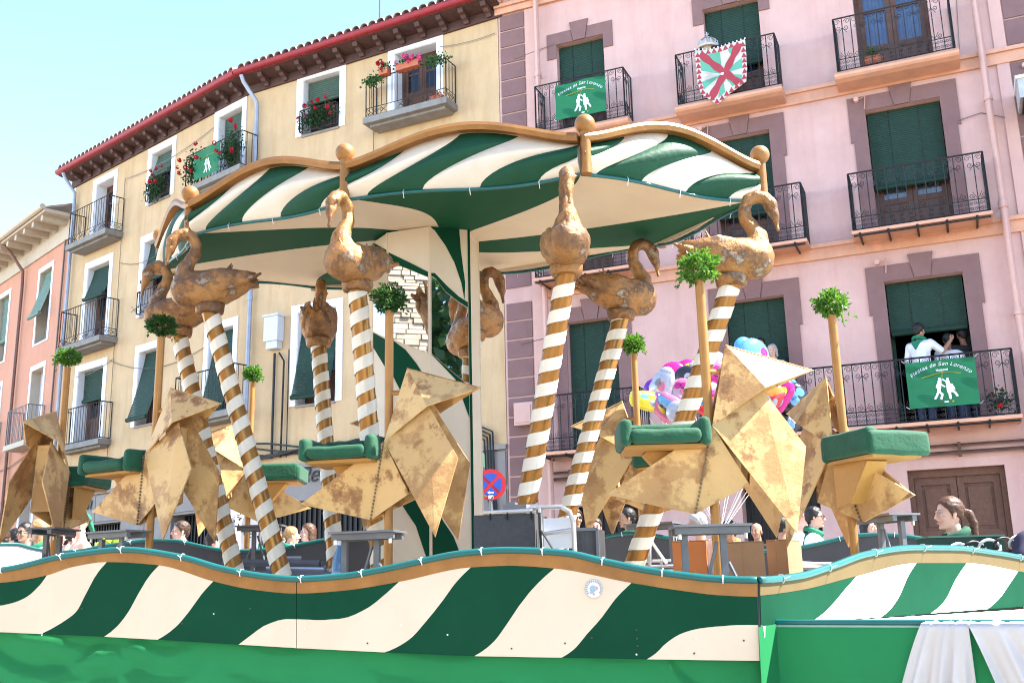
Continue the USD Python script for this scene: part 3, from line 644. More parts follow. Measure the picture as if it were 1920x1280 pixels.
def goldleaf(name, c_hi, c_lo, c_dk, metal=.35, rough=.42, sc_=3.4, bump=.25):
    n = {'g': ('geometry', {}), 'oi': ('object_info', {}), 'sca': ('vector_math', {'math_type': 'scale', 'vector1': (13.1, 7.7, 4.9)}), 'off': ('vector_math', {'math_type': 'add'}),
         'n1': ('noise_texture', {'scale': sc_, 'detail': 9.0, 'roughness': .68}), 'r1': ('rgb_ramp', {'ramp': [(.36, c_dk), (.425, c_lo), (.47, c_hi), (.8, sc(c_hi, 1.12))]}),
         'n2': ('noise_texture', {'scale': sc_ * .45, 'detail': 8.0, 'roughness': .7}), 'r2': ('rgb_ramp', {'ramp': [(.5, (0, 0, 0)), (.56, (.75, .75, .75)), (.9, (1, 1, 1))]}),
         'mx': ('mix_color', {'b': c_lo}), 'n3': ('noise_texture', {'scale': 38.0, 'detail': 6.0, 'roughness': .7}), 'bp': ('bump', {'strength': bump, 'distance': .012}),
         'rr': ('rgb_ramp', {'ramp': [(.4, (.62, .62, .62)), (.55, (rough, rough, rough))]}),
         'p': ('principled_bsdf', {'metallic': metal, 'specular_ior_level': .4})}
    L = [('oi.random', 'sca.scale'), ('g.position', 'off.vector1'), ('sca.vector', 'off.vector2'), ('off.vector', 'n1.vector'), ('n1.fac', 'r1.fac'), ('off.vector', 'n2.vector'), ('n2.fac', 'r2.fac'),
         ('r2.color', 'mx.fac'), ('r1.color', 'mx.a'), ('mx.result', 'p.base_color'), ('off.vector', 'n3.vector'), ('n3.fac', 'bp.height'), ('bp.normal', 'p.normal'), ('n1.fac', 'rr.fac'), ('rr.color', 'p.roughness')]
    return usdkit.material(stage, '/World/Looks/' + name, n, L, surface='p.BSDF')
birdgold = goldleaf('flaking_gold_leaf', (.63, .405, .17), (.39, .205, .08), (.24, .125, .055), metal=.15, rough=.5, sc_=4.6)
swangold = goldleaf('worn_swan_gilding', (.33, .16, .055), (.15, .075, .038), (.36, .29, .22), metal=.35, rough=.28, sc_=8.0, bump=.7)

# panel planes: front long side and the right hand return
PP0 = at_y(1422, 1090, 4.8); _b = math.radians(-18); PD = np.array([math.cos(_b), math.sin(_b), 0]); PN = np.array([PD[1], -PD[0], 0]) ; PN = PN if PN @ (CAM - PP0) > 0 else -PN
RD = np.array([math.sin(math.radians(48.3)), math.cos(math.radians(48.3)), 0]); RN = np.array([RD[1], -RD[0], 0]); RN = RN if RN @ (CAM - PP0) > 0 else -RN
def onF(x, y): return at_plane(x, y, PP0, PN)
def onR(x, y): return at_plane(x, y, PP0, RN)
def smooth_poly(pts, n=40):
    p = np.array(pts, float); d = np.r_[0, np.cumsum(np.linalg.norm(np.diff(p, axis=0), axis=1))]
    from scipy.interpolate import PchipInterpolator
    t = np.linspace(0, d[-1], n); return np.stack([PchipInterpolator(d, p[:, 0])(t), PchipInterpolator(d, p[:, 1])(t)], 1)
FLT = thing('parade_float', 'long parade float with wavy green and cream striped side boards and green skirts', 'float', (FC[0], FC[1], 0))

top_px = smooth_poly([(-70, 1074), (0, 1070), (128, 1043), (235, 1032), (336, 1045), (420, 1068), (504, 1083), (557, 1087), (640, 1082), (724, 1068), (781, 1055.6), (875, 1038), (952, 1033), (1056.5, 1038), (1137, 1055), (1211, 1070), (1280, 1080), (1347, 1087), (1419.5, 1089)], 120)
gb_px = smooth_poly([(-70, 1095), (0, 1092), (89, 1078), (134, 1063), (201, 1053), (299, 1059), (401, 1089), (470, 1104), (557, 1112), (640, 1107), (749, 1090), (883, 1063), (959, 1060), (1040, 1065), (1184, 1092), (1280, 1107), (1347, 1115), (1419.5, 1118)], 120)
bot_px = smooth_poly([(-70, 1179), (0, 1184), (200, 1193), (557, 1214), (722, 1222), (890, 1229), (1053, 1232), (1213, 1235), (1424.5, 1238)], 120)
def strip(on, up, lo, off, nrm, mat, name, parent, thick=.018):
    k = min(len(up), len(lo)); A = np.array([[on(*p) for p in up[:k]], [on(*q) for q in lo[:k]]]) + nrm * off
    return part(parent, name, MB().slab(A, -nrm * thick), mat)
def cut_x(P, x0, x1, n=40):
    x = np.linspace(x0, x1, n); return np.stack([x, np.interp(x, P[:, 0], P[:, 1])], 1)
for x0, x1 in ((-70, 556.2), (557.8, 1420.5)):
    bd = strip(onF, cut_x(top_px, x0, x1, 60), cut_x(bot_px, x0, x1 if x1 < 600 else 1424.5, 60), 0, PN, paleboard if False else greyboard, 'side_board', FLT)
    strip(onF, cut_x(top_px, x0, x1, 60), cut_x(gb_px, x0, x1, 60), .006, PN, goldpaint, 'gold_band', bd, .004)
# stripes on the front boards (boundaries as painted)
B = [[(-70, 1100), (-70, 1150), (-70, 1178)],
     [(89, 1078), (70.5, 1102), (50, 1119), (27, 1129), (0, 1135), (-40, 1140), (-70, 1141)],
     [(201.5, 1053), (181, 1078), (161, 1115), (144, 1146), (124, 1162), (82, 1185.7)],
     [(299, 1059.5), (279, 1082), (259, 1115), (242, 1146), (222, 1172), (196.5, 1192.8)],
     [(401, 1089), (380, 1112), (353, 1149), (329, 1176), (296, 1198.5)],
     [(749, 1090), (721, 1115), (690, 1139), (640, 1159), (600, 1161.5), (557, 1160), (540, 1159.5), (497, 1172), (473, 1189), (448, 1207.5)],
     [(883.5, 1063), (855, 1092), (828, 1129), (798, 1166), (768, 1198), (722, 1222)],
     [(1040, 1065), (1003, 1099), (976, 1132), (949, 1172), (925.5, 1203), (890, 1229)],
     [(1184, 1092.5), (1157, 1119), (1127, 1159), (1100, 1189), (1077, 1216), (1053, 1232)],
     [(1423, 1171), (1390, 1170.5), (1364, 1172), (1314, 1177), (1280, 1186), (1248, 1206), (1231, 1223), (1213, 1235)]]
for b in B: b[:] = [tuple(q) for q in smooth_poly(b, 24)]
def pxpoly(pts, x0=-70, x1=1424, on=onF, clipx=None):
    g = Polygon(pts).buffer(0)
    return g
def stripe_px(g, on, nrm, off, mat, parent, name):
    for q in getattr(g, 'geoms', [g]):
        if q.area < 20: continue
        q = q.simplify(.25); P = np.array([on(*t) for t in list(q.exterior.coords)[:-1]]) + nrm * off
        part(parent, name, MB().poly(P, -nrm * .003), mat)
def between(la, lb, top, bot):
    xa, xb = la[0][0], lb[0][0]; ya, yb = la[-1][0], lb[-1][0]
    up = [tuple(t) for t in cut_x(top, xa, xb, 20)]; dn = [tuple(t) for t in cut_x(bot, yb, ya, 20)]
    return Polygon(up + list(lb) + dn + list(la)[::-1]).buffer(0)
gaps = sbox(556.4, 900, 557.6, 1300)
seq = [(0, 1, green), (1, 2, cream), (2, 3, green), (3, 4, cream), (4, 5, green), (5, 6, cream), (6, 7, green), (7, 8, cream), (8, 9, green)]
boards = ['/World/parade_float/side_board', '/World/parade_float/side_board_001']
frontregion = Polygon([tuple(t) for t in gb_px] + [tuple(t) for t in bot_px[::-1]]).buffer(0)
shapes = []
g01 = frontregion.intersection(Polygon([(-70, 1000), (89, 1000)] + list(B[1])).buffer(0)); shapes.append((g01, green))
g12 = frontregion.intersection(Polygon([(201.5, 1000)] + list(B[2]) + [(82, 1300), (-75, 1300), (-75, 1141)] + list(B[1])[::-1] + [(89, 1000)]).buffer(0)); shapes.append((g12, cream))
for i in (2, 3, 4, 5, 6, 7):
    la, lb = B[i], B[i + 1]
    g = frontregion.intersection(Polygon([(la[0][0], 1000), (lb[0][0], 1000)] + list(lb) + [(lb[-1][0], 1300), (la[-1][0], 1300)] + list(la)[::-1]).buffer(0)); shapes.append((g, green if i % 2 == 0 else cream))
la, lb = B[8], B[9]
g = frontregion.intersection(Polygon([(la[0][0], 1000), (1430, 1000), (1424, 1171)] + list(lb) + [(lb[-1][0], 1300), (la[-1][0], 1300)] + list(la)[::-1]).buffer(0)); shapes.append((g, green))
g = frontregion.intersection(Polygon([(1430, 1171)] + list(lb) + [(lb[-1][0], 1300), (1430, 1300)]).buffer(0)); shapes.append((g, cream))
for g, mt in shapes:
    g = g.difference(gaps)
    for q in getattr(g, 'geoms', [g]):
        if q.area > 20: stripe_px(q, onF, PN, .005, mt, boards[0] if q.centroid.x < 557 else boards[1], 'painted_stripe')
# right return board
rtop = smooth_poly([(1423, 1089), (1495, 1082), (1559, 1063), (1626, 1040), (1713, 1028.5), (1784, 1029), (1864, 1038), (1920, 1048), (2010, 1066)], 60)
rgb_ = smooth_poly([(1423, 1116), (1502, 1105), (1602, 1080), (1717, 1055), (1811, 1055), (1908, 1070), (1960, 1082), (2010, 1090)], 60)
rbot = np.array([(1425, 1171.5), (1518, 1166), (1920, 1136), (2010, 1129.5)])
bd = strip(onR, cut_x(rtop, 1423.5, 2010, 60), cut_x(rbot, 1425.5, 2010, 60), 0, RN, greyboard, 'side_board', FLT)
strip(onR, cut_x(rtop, 1423.5, 2010, 60), cut_x(rgb_, 1423.5, 2010, 60), .006, RN, M('pale_gold_paint', (.125, .078, .027), .8, .1, 6, .1, 60), 'gold_band', bd, .004)
RB = [[(1604, 1080), (1582, 1105), (1562, 1129), (1542, 1149), (1517, 1167)], [(1717, 1055), (1700, 1082), (1686, 1115), (1670, 1139), (1648, 1158)], [(1811, 1055), (1790.6, 1085), (1770, 1125), (1742, 1150)], [(1908, 1070), (1891, 1095), (1874.6, 1119), (1847, 1143)], [(2010, 1060), (2000, 1100), (1990, 1135)]]
RB = [[(1423, 1060), (1425, 1172)]] + [[tuple(q) for q in smooth_poly(b, 20)] for b in RB]
rregion = Polygon([tuple(t) for t in cut_x(rgb_, 1424.2, 2005, 60)] + [tuple(t) for t in cut_x(rbot, 1425.6, 2005, 60)[::-1]]).buffer(0)
for i in range(5):
    la, lb = RB[i], RB[i + 1]
    g = rregion.intersection(Polygon([(la[0][0], 1000), (lb[0][0], 1000)] + list(lb) + [(lb[-1][0], 1300), (la[-1][0], 1300)] + list(la)[::-1]).buffer(0))
    stripe_px(g, onR, RN, .005, green if i % 2 == 0 else creamw, bd, 'painted_stripe')
# hoses of fairy light tube along the crests
def hose(parent, pts, r=.017, ties=True):
    h = part(parent, 'light_hose', MB().tube(pts, r, 8), hosem, smooth=True)
    if ties:
        for i in range(4, len(pts), 9):
            t = np.array(pts[i]) - np.array(pts[i - 1]); t /= np.linalg.norm(t); g = np.linspace(0, 2 * np.pi, 7)
            a = np.cross(t, [0, 0, 1.0]); a /= np.linalg.norm(a); b = np.cross(a, t)
            m = MB(); m.tube([pts[i] + (r + .004) * (math.cos(q) * a + math.sin(q) * b) for q in g], .003, 3); m.tube([pts[i] + a * r, pts[i] + a * .05 + b * .01], .002, 3); part(h, 'cable_tie', m, white)
    return h
hose(FLT, [onF(x, y - 2) + PN * .004 for x, y in top_px[2:]]); hose(FLT, [onR(x, y - 2) + RN * .004 for x, y in rtop[::1]])
# round sticker on the front board
def sticker():
    c = onF(1114, 1103); Z = np.array([0, 0, 1.0]); m = MB(); g = np.linspace(0, 2 * np.pi, 25)[:-1]
    m.poly([c + PN * .0075 + .042 * (math.cos(a) * PD + math.sin(a) * Z) for a in g], -PN * .0015); s = part(boards[1], 'sticker', m, white)
    def f3(x, y, o): return c + np.outer(x, PD) + np.outer(y, Z) + np.outer(o + .0082, PN)
    for i in range(17):
        a = math.radians(215 - i * 15.5)
        part(s, 'sticker_print', MB().shape2d(affinity.translate(affinity.rotate(sbox(-.003, -.0045, .003, .0045), math.degrees(a) - 90), .035 * math.cos(a), .035 * math.sin(a)), f3, .0006), MATS.get('sticker_grey') or M('sticker_grey', (.3, .3, .35)))
    part(s, 'sticker_print', MB().shape2d(Point(-.004, 0).buffer(.016).union(sbox(-.02, -.022, .0, -.012)), f3, .0006), M('sticker_blue', (.28, .42, .52)))
    part(s, 'sticker_print', MB().shape2d(Point(.012, .002).buffer(.009).union(sbox(-.006, -.03, .006, -.022)), f3, .0009), M('sticker_red', (.5, .32, .34)))
    part(s, 'sticker_print', MB().shape2d(Point(0, 0).buffer(.043).difference(Point(0, 0).buffer(.0415)), f3, .0006), M('sticker_grey', (.3, .3, .35)))
sticker()
g_ = np.random.default_rng(21); screws = [(840, 1189), (1110, 1195), (402, 1150), (343, 1168), (274, 1149), (155, 1140), (541, 1180), (573, 1178), (753, 1170), (1194, 1180), (1195, 1196), (1196, 1210), (1194, 1226), (1305, 1195), (1302, 1224), (80, 1190), (690, 1205), (470, 1140), (960, 1215), (1060, 1205), (1395, 1200)]
for x, y in screws:
    c = onF(x, y); m = MB(); a_ = np.linspace(0, 2 * np.pi, 7)[:-1]; m.poly([c + PN * .0075 + .0045 * (math.cos(q) * PD + math.sin(q) * np.array([0, 0, 1.0])) for q in a_], -PN * .002); part(boards[0] if x < 557 else boards[1], 'screw', m, (white, greyboard)[int(g_.integers(2))])
# deck, bed and rear boards
DZ = 1.2
fA, fB = onF(1424, 1200), onF(-70, 1150)
rE = onR(2010, 1100)
REAR = [fl(-4.4, 1.55), fl(3.6, 1.25)]
deck = MB()
pts = [fB[:2] - PN[:2] * .12, fA[:2] - PN[:2] * .12 - PD[:2] * .1, rE[:2] - RN[:2] * .08, (3.2, 7.62), fl(-4.2, 2.0)[:2], fl(-4.6, -.2)[:2]]
def dpt(q, z): return np.array([q[0], q[1], fz(q[0], q[1], z)])
deck.poly([dpt(q, DZ) for q in pts][::1], (0, 0, -.12)); part(FLT, 'deck', deck, M('deck_boards', (.40, .35, .29), .8, .1, 6))
# projecting bed on the right with its cloth
c1, c2 = at_z(1451, 1171, 1.33), at_z(1915, 1173, 1.33)
d12 = (c2 - c1) / np.linalg.norm(c2 - c1); c3 = c1 + d12 * 2.2
bed = MB(); bed.poly([c1, c3, rE * [1, 1, 0] + [0.4, 0.3, 1.33], onR(1427, 1171) * [1, 1, 0] + [0.01, 0, 1.33]], (0, 0, -.05)); bedp = part(FLT, 'projecting_bed', bed, M('mint_cloth', (.42, .58, .54), .7, .08, 4))
hose(bedp, [c1 + d12 * t + np.array([0, 0, .012]) for t in np.linspace(0, 2.2, 20)], .012, False)
# skirts: hanging cloth with swags
rng = np.random.default_rng(11)
def skirt(pa, pb, ztop_a, ztop_b, nrm, n=160, m=26, amp=.035, swags=(), fold=0.0, seed=0, drop=1.15):
    P = np.zeros((m, n, 3)); L = np.linalg.norm(pb[:2] - pa[:2]); r2 = np.random.default_rng(seed); ph = r2.uniform(0, 6.28, 8); fr = r2.uniform(.6, 2.4, 8)
    for j in range(n):
        t = j / (n - 1); base = pa[:2] * (1 - t) + pb[:2] * t; zt = ztop_a * (1 - t) + ztop_b * t
        for i in range(m):
            h = i / (m - 1); z = zt - h * drop
            w = sum(math.sin(fr[k] * (L * t * 2.2 + h * (k - 3) * .55) * 2 + ph[k]) / 8 for k in range(8)) * amp * (h ** .8)
            for (tl, tr, sag, dep, nf) in swags:                  # nested curved folds hung between two pinned points
                if tl < t < tr:
                    u = (t - tl) / (tr - tl); f_ = h - sag * 4 * u * (1 - u); e_ = math.sin(math.pi * u) ** .6 * math.exp(-abs(f_) * 2.2)
                    w += dep * e_ * (math.sin(f_ * nf) + .45 * math.sin(f_ * nf * 2.3 + 1)) * min(1, h * 14)
            w += fold * math.sin(L * t * 34 + 1.2 * math.sin(h * 3)) * (.35 + h)
            P[i, j] = (base[0] + nrm[0] * (w + .01 + .05 * h), base[1] + nrm[1] * (w + .01 + .05 * h), z)
    return P
sk1 = skirt(onF(-70, 1178) - PN * .055, onF(1424, 1236) - PN * .055, onF(-70, 1170)[2], onF(1424, 1225)[2], PN, 320, 40, .012, [(.0, .235, .22, .017, 34), (.10, .30, .10, .011, 40), (.235, .36, .09, .011, 44), (.36, .56, .07, .006, 40), (.56, .76, .06, .009, 46), (.78, .93, .05, .006, 40), (.90, 1.0, .16, .012, 44)], 0, 4)
part(FLT, 'skirt_cloth', MB().slab(sk1, -PN * .004), satin, smooth=True)
bn = np.array([d12[1], -d12[0], 0]); bn = bn if bn @ (CAM - c1) > 0 else -bn
sk2 = skirt(c1, c3, 1.322, 1.322, bn, 120, 30, .012, [], 0, 7)
part(FLT, 'skirt_cloth', MB().slab(sk2, -bn * .004), satin, smooth=True)
# gathered cloth at the corner
ga, gb = onF(1424, 1200) + PN * .012 + PD * .004, c1 + bn * .012
sk3 = skirt(ga, gb + d12 * .02, 1.325, 1.335, (PN + bn) / 2, 60, 30, .012, [], .014, 9)
part(FLT, 'skirt_cloth', MB().slab(sk3, -PN * .003), satin, smooth=True)
# tulle draped over the bed edge
def tulle_fall(x0, x1, xb0, xb1, seed, off):
    r2 = np.random.default_rng(seed); P = np.zeros((44, 60, 3)); ph = r2.uniform(0, 6.28, 3)
    for i in range(44):
        h = i / 43
        for j in range(60):
            t = j / 59; xa = x0 + (x1 - x0) * t; xb = xb0 + (xb1 - xb0) * t
            s = xa + (xb - xa) * max(0, (h - .2) / .8) ** .85
            fold = .5 * math.sin(t * 21 + ph[0] + h) + .35 * math.sin(t * 37 + ph[1]) + .3 * math.sin(t * 9 + ph[2])
            if h < .2: q = c1 + d12 * s - bn * (.2 - h) * 1.1 + np.array([0, 0, .022 + .006 * fold])
            else: q = c1 + d12 * s + bn * (off + (.045) * fold * min(1, (h - .2) * 3)) + np.array([0, 0, .022 - (h - .2) * 1.15])
            P[i, j] = q
    return MB().slab(P, -bn * .002)
def sx(px): return float((at_plane(px, 1200, c1, bn) - c1) @ d12)
tl = part(FLT, 'tulle_drape', tulle_fall(sx(1744), sx(1828), sx(1590), sx(1822), 1, .05), tulle, smooth=True)
part(FLT, 'tulle_drape', tulle_fall(sx(1824), sx(1990), sx(1975), sx(2200), 2, .055), tulle, smooth=True)
# rear boards seen from inside, wavy
rearpx = [(98, 1040), (120, 1037), (155, 1034), (183, 1028), (230, 1021), (284, 1015), (327, 1016), (371, 1025), (415, 1033), (459, 1035), (524, 1031), (568, 1022), (612, 1014), (656, 1007), (690, 1004), (760, 1008), (840, 1026), (900, 1036), (960, 1034), (1040, 1024), (1121, 1013), (1152, 1006), (1183, 1003), (1256, 1011), (1330, 1030), (1400, 1038), (1472, 1032), (1513, 1027), (1545, 1020), (1615, 1006), (1652, 1004.5), (1690, 1007), (1762, 1019), (1790, 1026)]
RP0, RPd = np.array([3.2, 7.6, 0]), np.array([E1[0], E1[1], 0]); RPn = np.array([E2[0], E2[1], 0])
rp = smooth_poly(rearpx, 150); U = np.array([at_plane(x, y, RP0, RPn) for x, y in rp]); Lw = U.copy(); Lw[:, 2] = [fz(q[0], q[1], DZ) for q in U]
for a, b in ((0, 62), (62, 104), (104, 150)):
    part(FLT, 'rear_board', MB().slab(np.array([U[a:b + 1 if b < 150 else b], Lw[a:b + 1 if b < 150 else b]]), RPn * .02), greyboard)
hose(FLT, list(U + np.array([0, 0, .012])), .016)
# left end board, lit from the right
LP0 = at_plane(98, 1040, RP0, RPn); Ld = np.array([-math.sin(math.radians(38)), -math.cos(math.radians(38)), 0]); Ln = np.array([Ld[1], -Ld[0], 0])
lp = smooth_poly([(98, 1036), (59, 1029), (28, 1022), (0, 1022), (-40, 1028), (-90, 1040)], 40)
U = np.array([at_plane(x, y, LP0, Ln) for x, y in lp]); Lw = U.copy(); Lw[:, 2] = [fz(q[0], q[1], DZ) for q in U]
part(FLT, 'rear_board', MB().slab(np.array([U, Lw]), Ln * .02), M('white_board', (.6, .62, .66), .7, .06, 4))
hose(FLT, list(U + np.array([0, 0, .012])), .014, False)
# wheels of the trailer, hidden behind the skirts
for a in (-2.2, -1.2, 1.0):
    q = fl(a, .2, .42); m = MB(); m.tube([q - np.r_[E2, 0] * 1.0, q - np.r_[E2, 0] * .75], .42, 20); w = part(FLT, 'wheel', m, black, smooth=40); m = MB(); m.tube([q - np.r_[E2, 0] * 1.02, q - np.r_[E2, 0] * .98], .2, 12); part(w, 'rim', m, steel)
# ------------------------------------------------------------------ striped poles
CAN = [(-1.68, -.285), (-.30, -.71), (1.266, -.816), (2.316, -.122), (1.58, .665), (.20, 1.09), (-1.366, 1.196), (-2.416, .502)]
POLE_TOP = [at_z(393, 582, 3.47), at_z(670, 540, 3.43), at_z(1062, 510, 3.38), at_z(1372, 530, 3.35), at_z(1165, 594, 3.38), at_z(887, 632, 3.41), at_z(597, 645, 3.46), at_z(335, 626, 3.49)]
POLE_BASE_PX = [(528, 1080), (714, 1070), (985, 955), (1185, 1058), (1060, 975), (884, 1000), (628, 1050), (440, 1075)]
goldstripe = M('bronze_stripe', (.36, .17, .045), .3, .15, 12, metal=.65)
creamstripe = M('cream_stripe', (.74, .68, .56), .45, .05, 8)
pole_lab = ['cream and bronze striped pole under the leftmost swan seen in full side view', 'cream striped pole under the swan left of the mirrored column, in front of it',
            'tall striped pole leaning right under the swan seen breast on', 'striped pole leaning right under the rightmost swan, behind the big gold bird',
            'striped pole leaning right under the far swan with its head bent to the right', 'striped pole mostly hidden behind the right edge of the mirrored column',
            'slim striped pole under the swan seen from behind, before the ochre window', 'far left striped pole behind the nearest left one, under the half hidden swan']
POLES = []
for i in range(8):
    T = POLE_TOP[i]; cz = np.array([FC[0], FC[1]]); s = (.552, .574, .533, .572, .505, .853, .729, .649)[i]
    # the foot stands on the deck where the pole's line meets it
    A = T; Bp = POLE_BASE_PX[i]
    base = np.r_[cz + (T[:2] - cz) * s, fz(*(cz + (T[:2] - cz) * s), 1.22)]
    d = T - base; L = np.linalg.norm(d); d /= L; ax = np.cross(d, [0, 0, 1.0]); ax /= np.linalg.norm(ax); ay = np.cross(d, ax)
    th = thing('striped_pole', pole_lab[i], 'pole', base, 0, 'striped poles of the canopy')
    R = .064; core = part(th, 'pole_core', MB().tube([base, T], R - .004, 12), goldstripe, smooth=40)
    pitch = .150; nt = int(L / pitch) + 1; N = 20
    for k in range(-1, nt + 1):                                  # each cream turn of the spiral is one band
        m = np.zeros((N + 1, 5, 3)); keep = True
        for a in range(N + 1):
            g = 2 * np.pi * a / N
            for b in range(5):
                h = np.clip(k * pitch + pitch * a / N + pitch * .53 * b / 4, .005, L - .03)
                m[a, b] = base + d * h + R * (math.cos(g) * ax + math.sin(g) * ay)
        if np.ptp(m[..., 2]) < .03: continue
        mb = MB().grid(m[::-1]); part(core, 'cream_band', mb, creamstripe, smooth=True)
    m = MB(); m.tube([base - d * .03, base + d * .04], .1, 12); part(th, 'foot_plate', m, steel)
    POLES.append((base, T, d))

# ------------------------------------------------------------------ swans on the poles
def chain(pts, seg=14):
    """union of hulls of consecutive spheres (x, y, z, r)"""
    parts_ = []
    sp = [Manifold.sphere(p[3], seg).translate([float(t) for t in p[:3]]) for p in pts]
    for a, b in zip(sp[:-1], sp[1:]): parts_.append(Manifold.batch_hull([a, b]))
    return Manifold.batch_boolean(parts_, m3.OpType.Add)
def organic(man, edge=.03, it=6, noise=0.0, fr=14.0, seed=0):
    man = man.refine_to_length(edge); q = man.to_mesh(); m = trimesh.Trimesh(q.vert_properties[:, :3], q.tri_verts, process=True)
    trimesh.smoothing.filter_taubin(m, lamb=.5, nu=.53, iterations=it)
    if noise: m.vertices = m.vertices + m.vertex_normals * ((meshkit.fbm(m.vertices * fr + 7.3, 3, seed) - .5) * noise)[:, None]
    return m
def swan_meshes():
    # x forward, z up, origin at the pole top under the body
    body = Manifold.batch_hull([Manifold.sphere(r, 20).scale([1, sy, sz]).translate([x, 0, z]) for x, z, r, sy, sz in
            ((.17, .17, .125, 1.05, 1.05), (.02, .17, .15, 1.0, .95), (-.16, .19, .10, 1.0, .8), (-.26, .21, .05, 1.1, .7))])
    wings = []
    for s in (-1, 1):
        wings.append(Manifold.batch_hull([Manifold.sphere(r, 14).scale([1, .45, 1]).translate([x, s * y, z]) for x, y, z, r in ((.10, .105, .19, .085), (-.08, .115, .22, .088), (-.24, .085, .25, .05), (-.32, .055, .28, .018))]))
    tail = [Manifold.batch_hull([Manifold.sphere(.035, 10).translate([-.22, y, .22]), Manifold.sphere(.012, 8).translate([-.36 + abs(y) * .6, y * 1.5, .245 + h])]) for y, h in ((0, .06), (.045, .03), (-.045, .03), (.08, 0), (-.08, 0), (.02, -.03), (-.02, -.03))]
    knob = [Manifold.batch_hull([Manifold.sphere(.02, 8).translate([-.12, s * .03, .30]), Manifold.sphere(.008, 8).translate([-.15, s * .03, .37])]) for s in (-1, 1)]
    neck = chain([(.17, 0, .22, .10), (.20, 0, .30, .066), (.17, 0, .37, .05), (.125, 0, .44, .044), (.12, 0, .51, .042), (.15, 0, .57, .042), (.21, 0, .595, .043), (.265, 0, .575, .044)], 16)
    head = chain([(.265, 0, .575, .044), (.295, 0, .53, .048), (.31, 0, .47, .036), (.325, 0, .41, .018), (.33, 0, .36, .012)], 16)
    beard = Manifold.batch_hull([Manifold.sphere(.028, 10).translate([.285, 0, .52]), Manifold.sphere(.026, 10).translate([.30, 0, .46])])
    eyes = [Manifold.sphere(.012, 8).translate([.305, s * .043, .535]) for s in (-1, 1)]
    b = Manifold.batch_boolean([body, *wings, *tail, *knob, neck, head, beard, *eyes], m3.OpType.Add)
    base = Manifold.cylinder(.07, .095, .105, 20).translate([0, 0, -.005])
    b = b.scale([.93, .97, .98])
    return organic(b, .018, 4, .02, 20, 2), organic(base, .025, 3, .008, 20, 4)
sw_b, sw_s = swan_meshes()
swan_lab = ['gilded swan at the left corner of the canopy, in full side view facing left', 'gilded swan left of the mirrored column, its lit head turned to the front left', 'gilded swan seen breast on below the tallest gold ball',
            'shiny gilded swan at the right corner facing right with its beak down', 'gilded swan behind and below, with its neck curled to the right before the pink house', 'gilded swan partly hidden by the right edge of the mirrored column',
            'gilded swan seen from behind before the ochre wall', 'half hidden gilded swan with a curled neck behind the leftmost one']
swan_dir = [190, 243, 273, 352, 18, 40, 97, 176]
SW0 = thing('gilded_swan', swan_lab[0], 'swan', POLE_TOP[0] + np.array([0, 0, -.02]), swan_dir[0], 'gilded swans on the poles')
part(SW0, 'body', sw_b, swangold, smooth=True, world=False); part(SW0, 'pedestal', sw_s, swangold, smooth=True, world=False)
for i in range(1, 8): dup(SW0, POLE_TOP[i] + np.array([0, 0, -.02]), swan_dir[i], swan_lab[i])

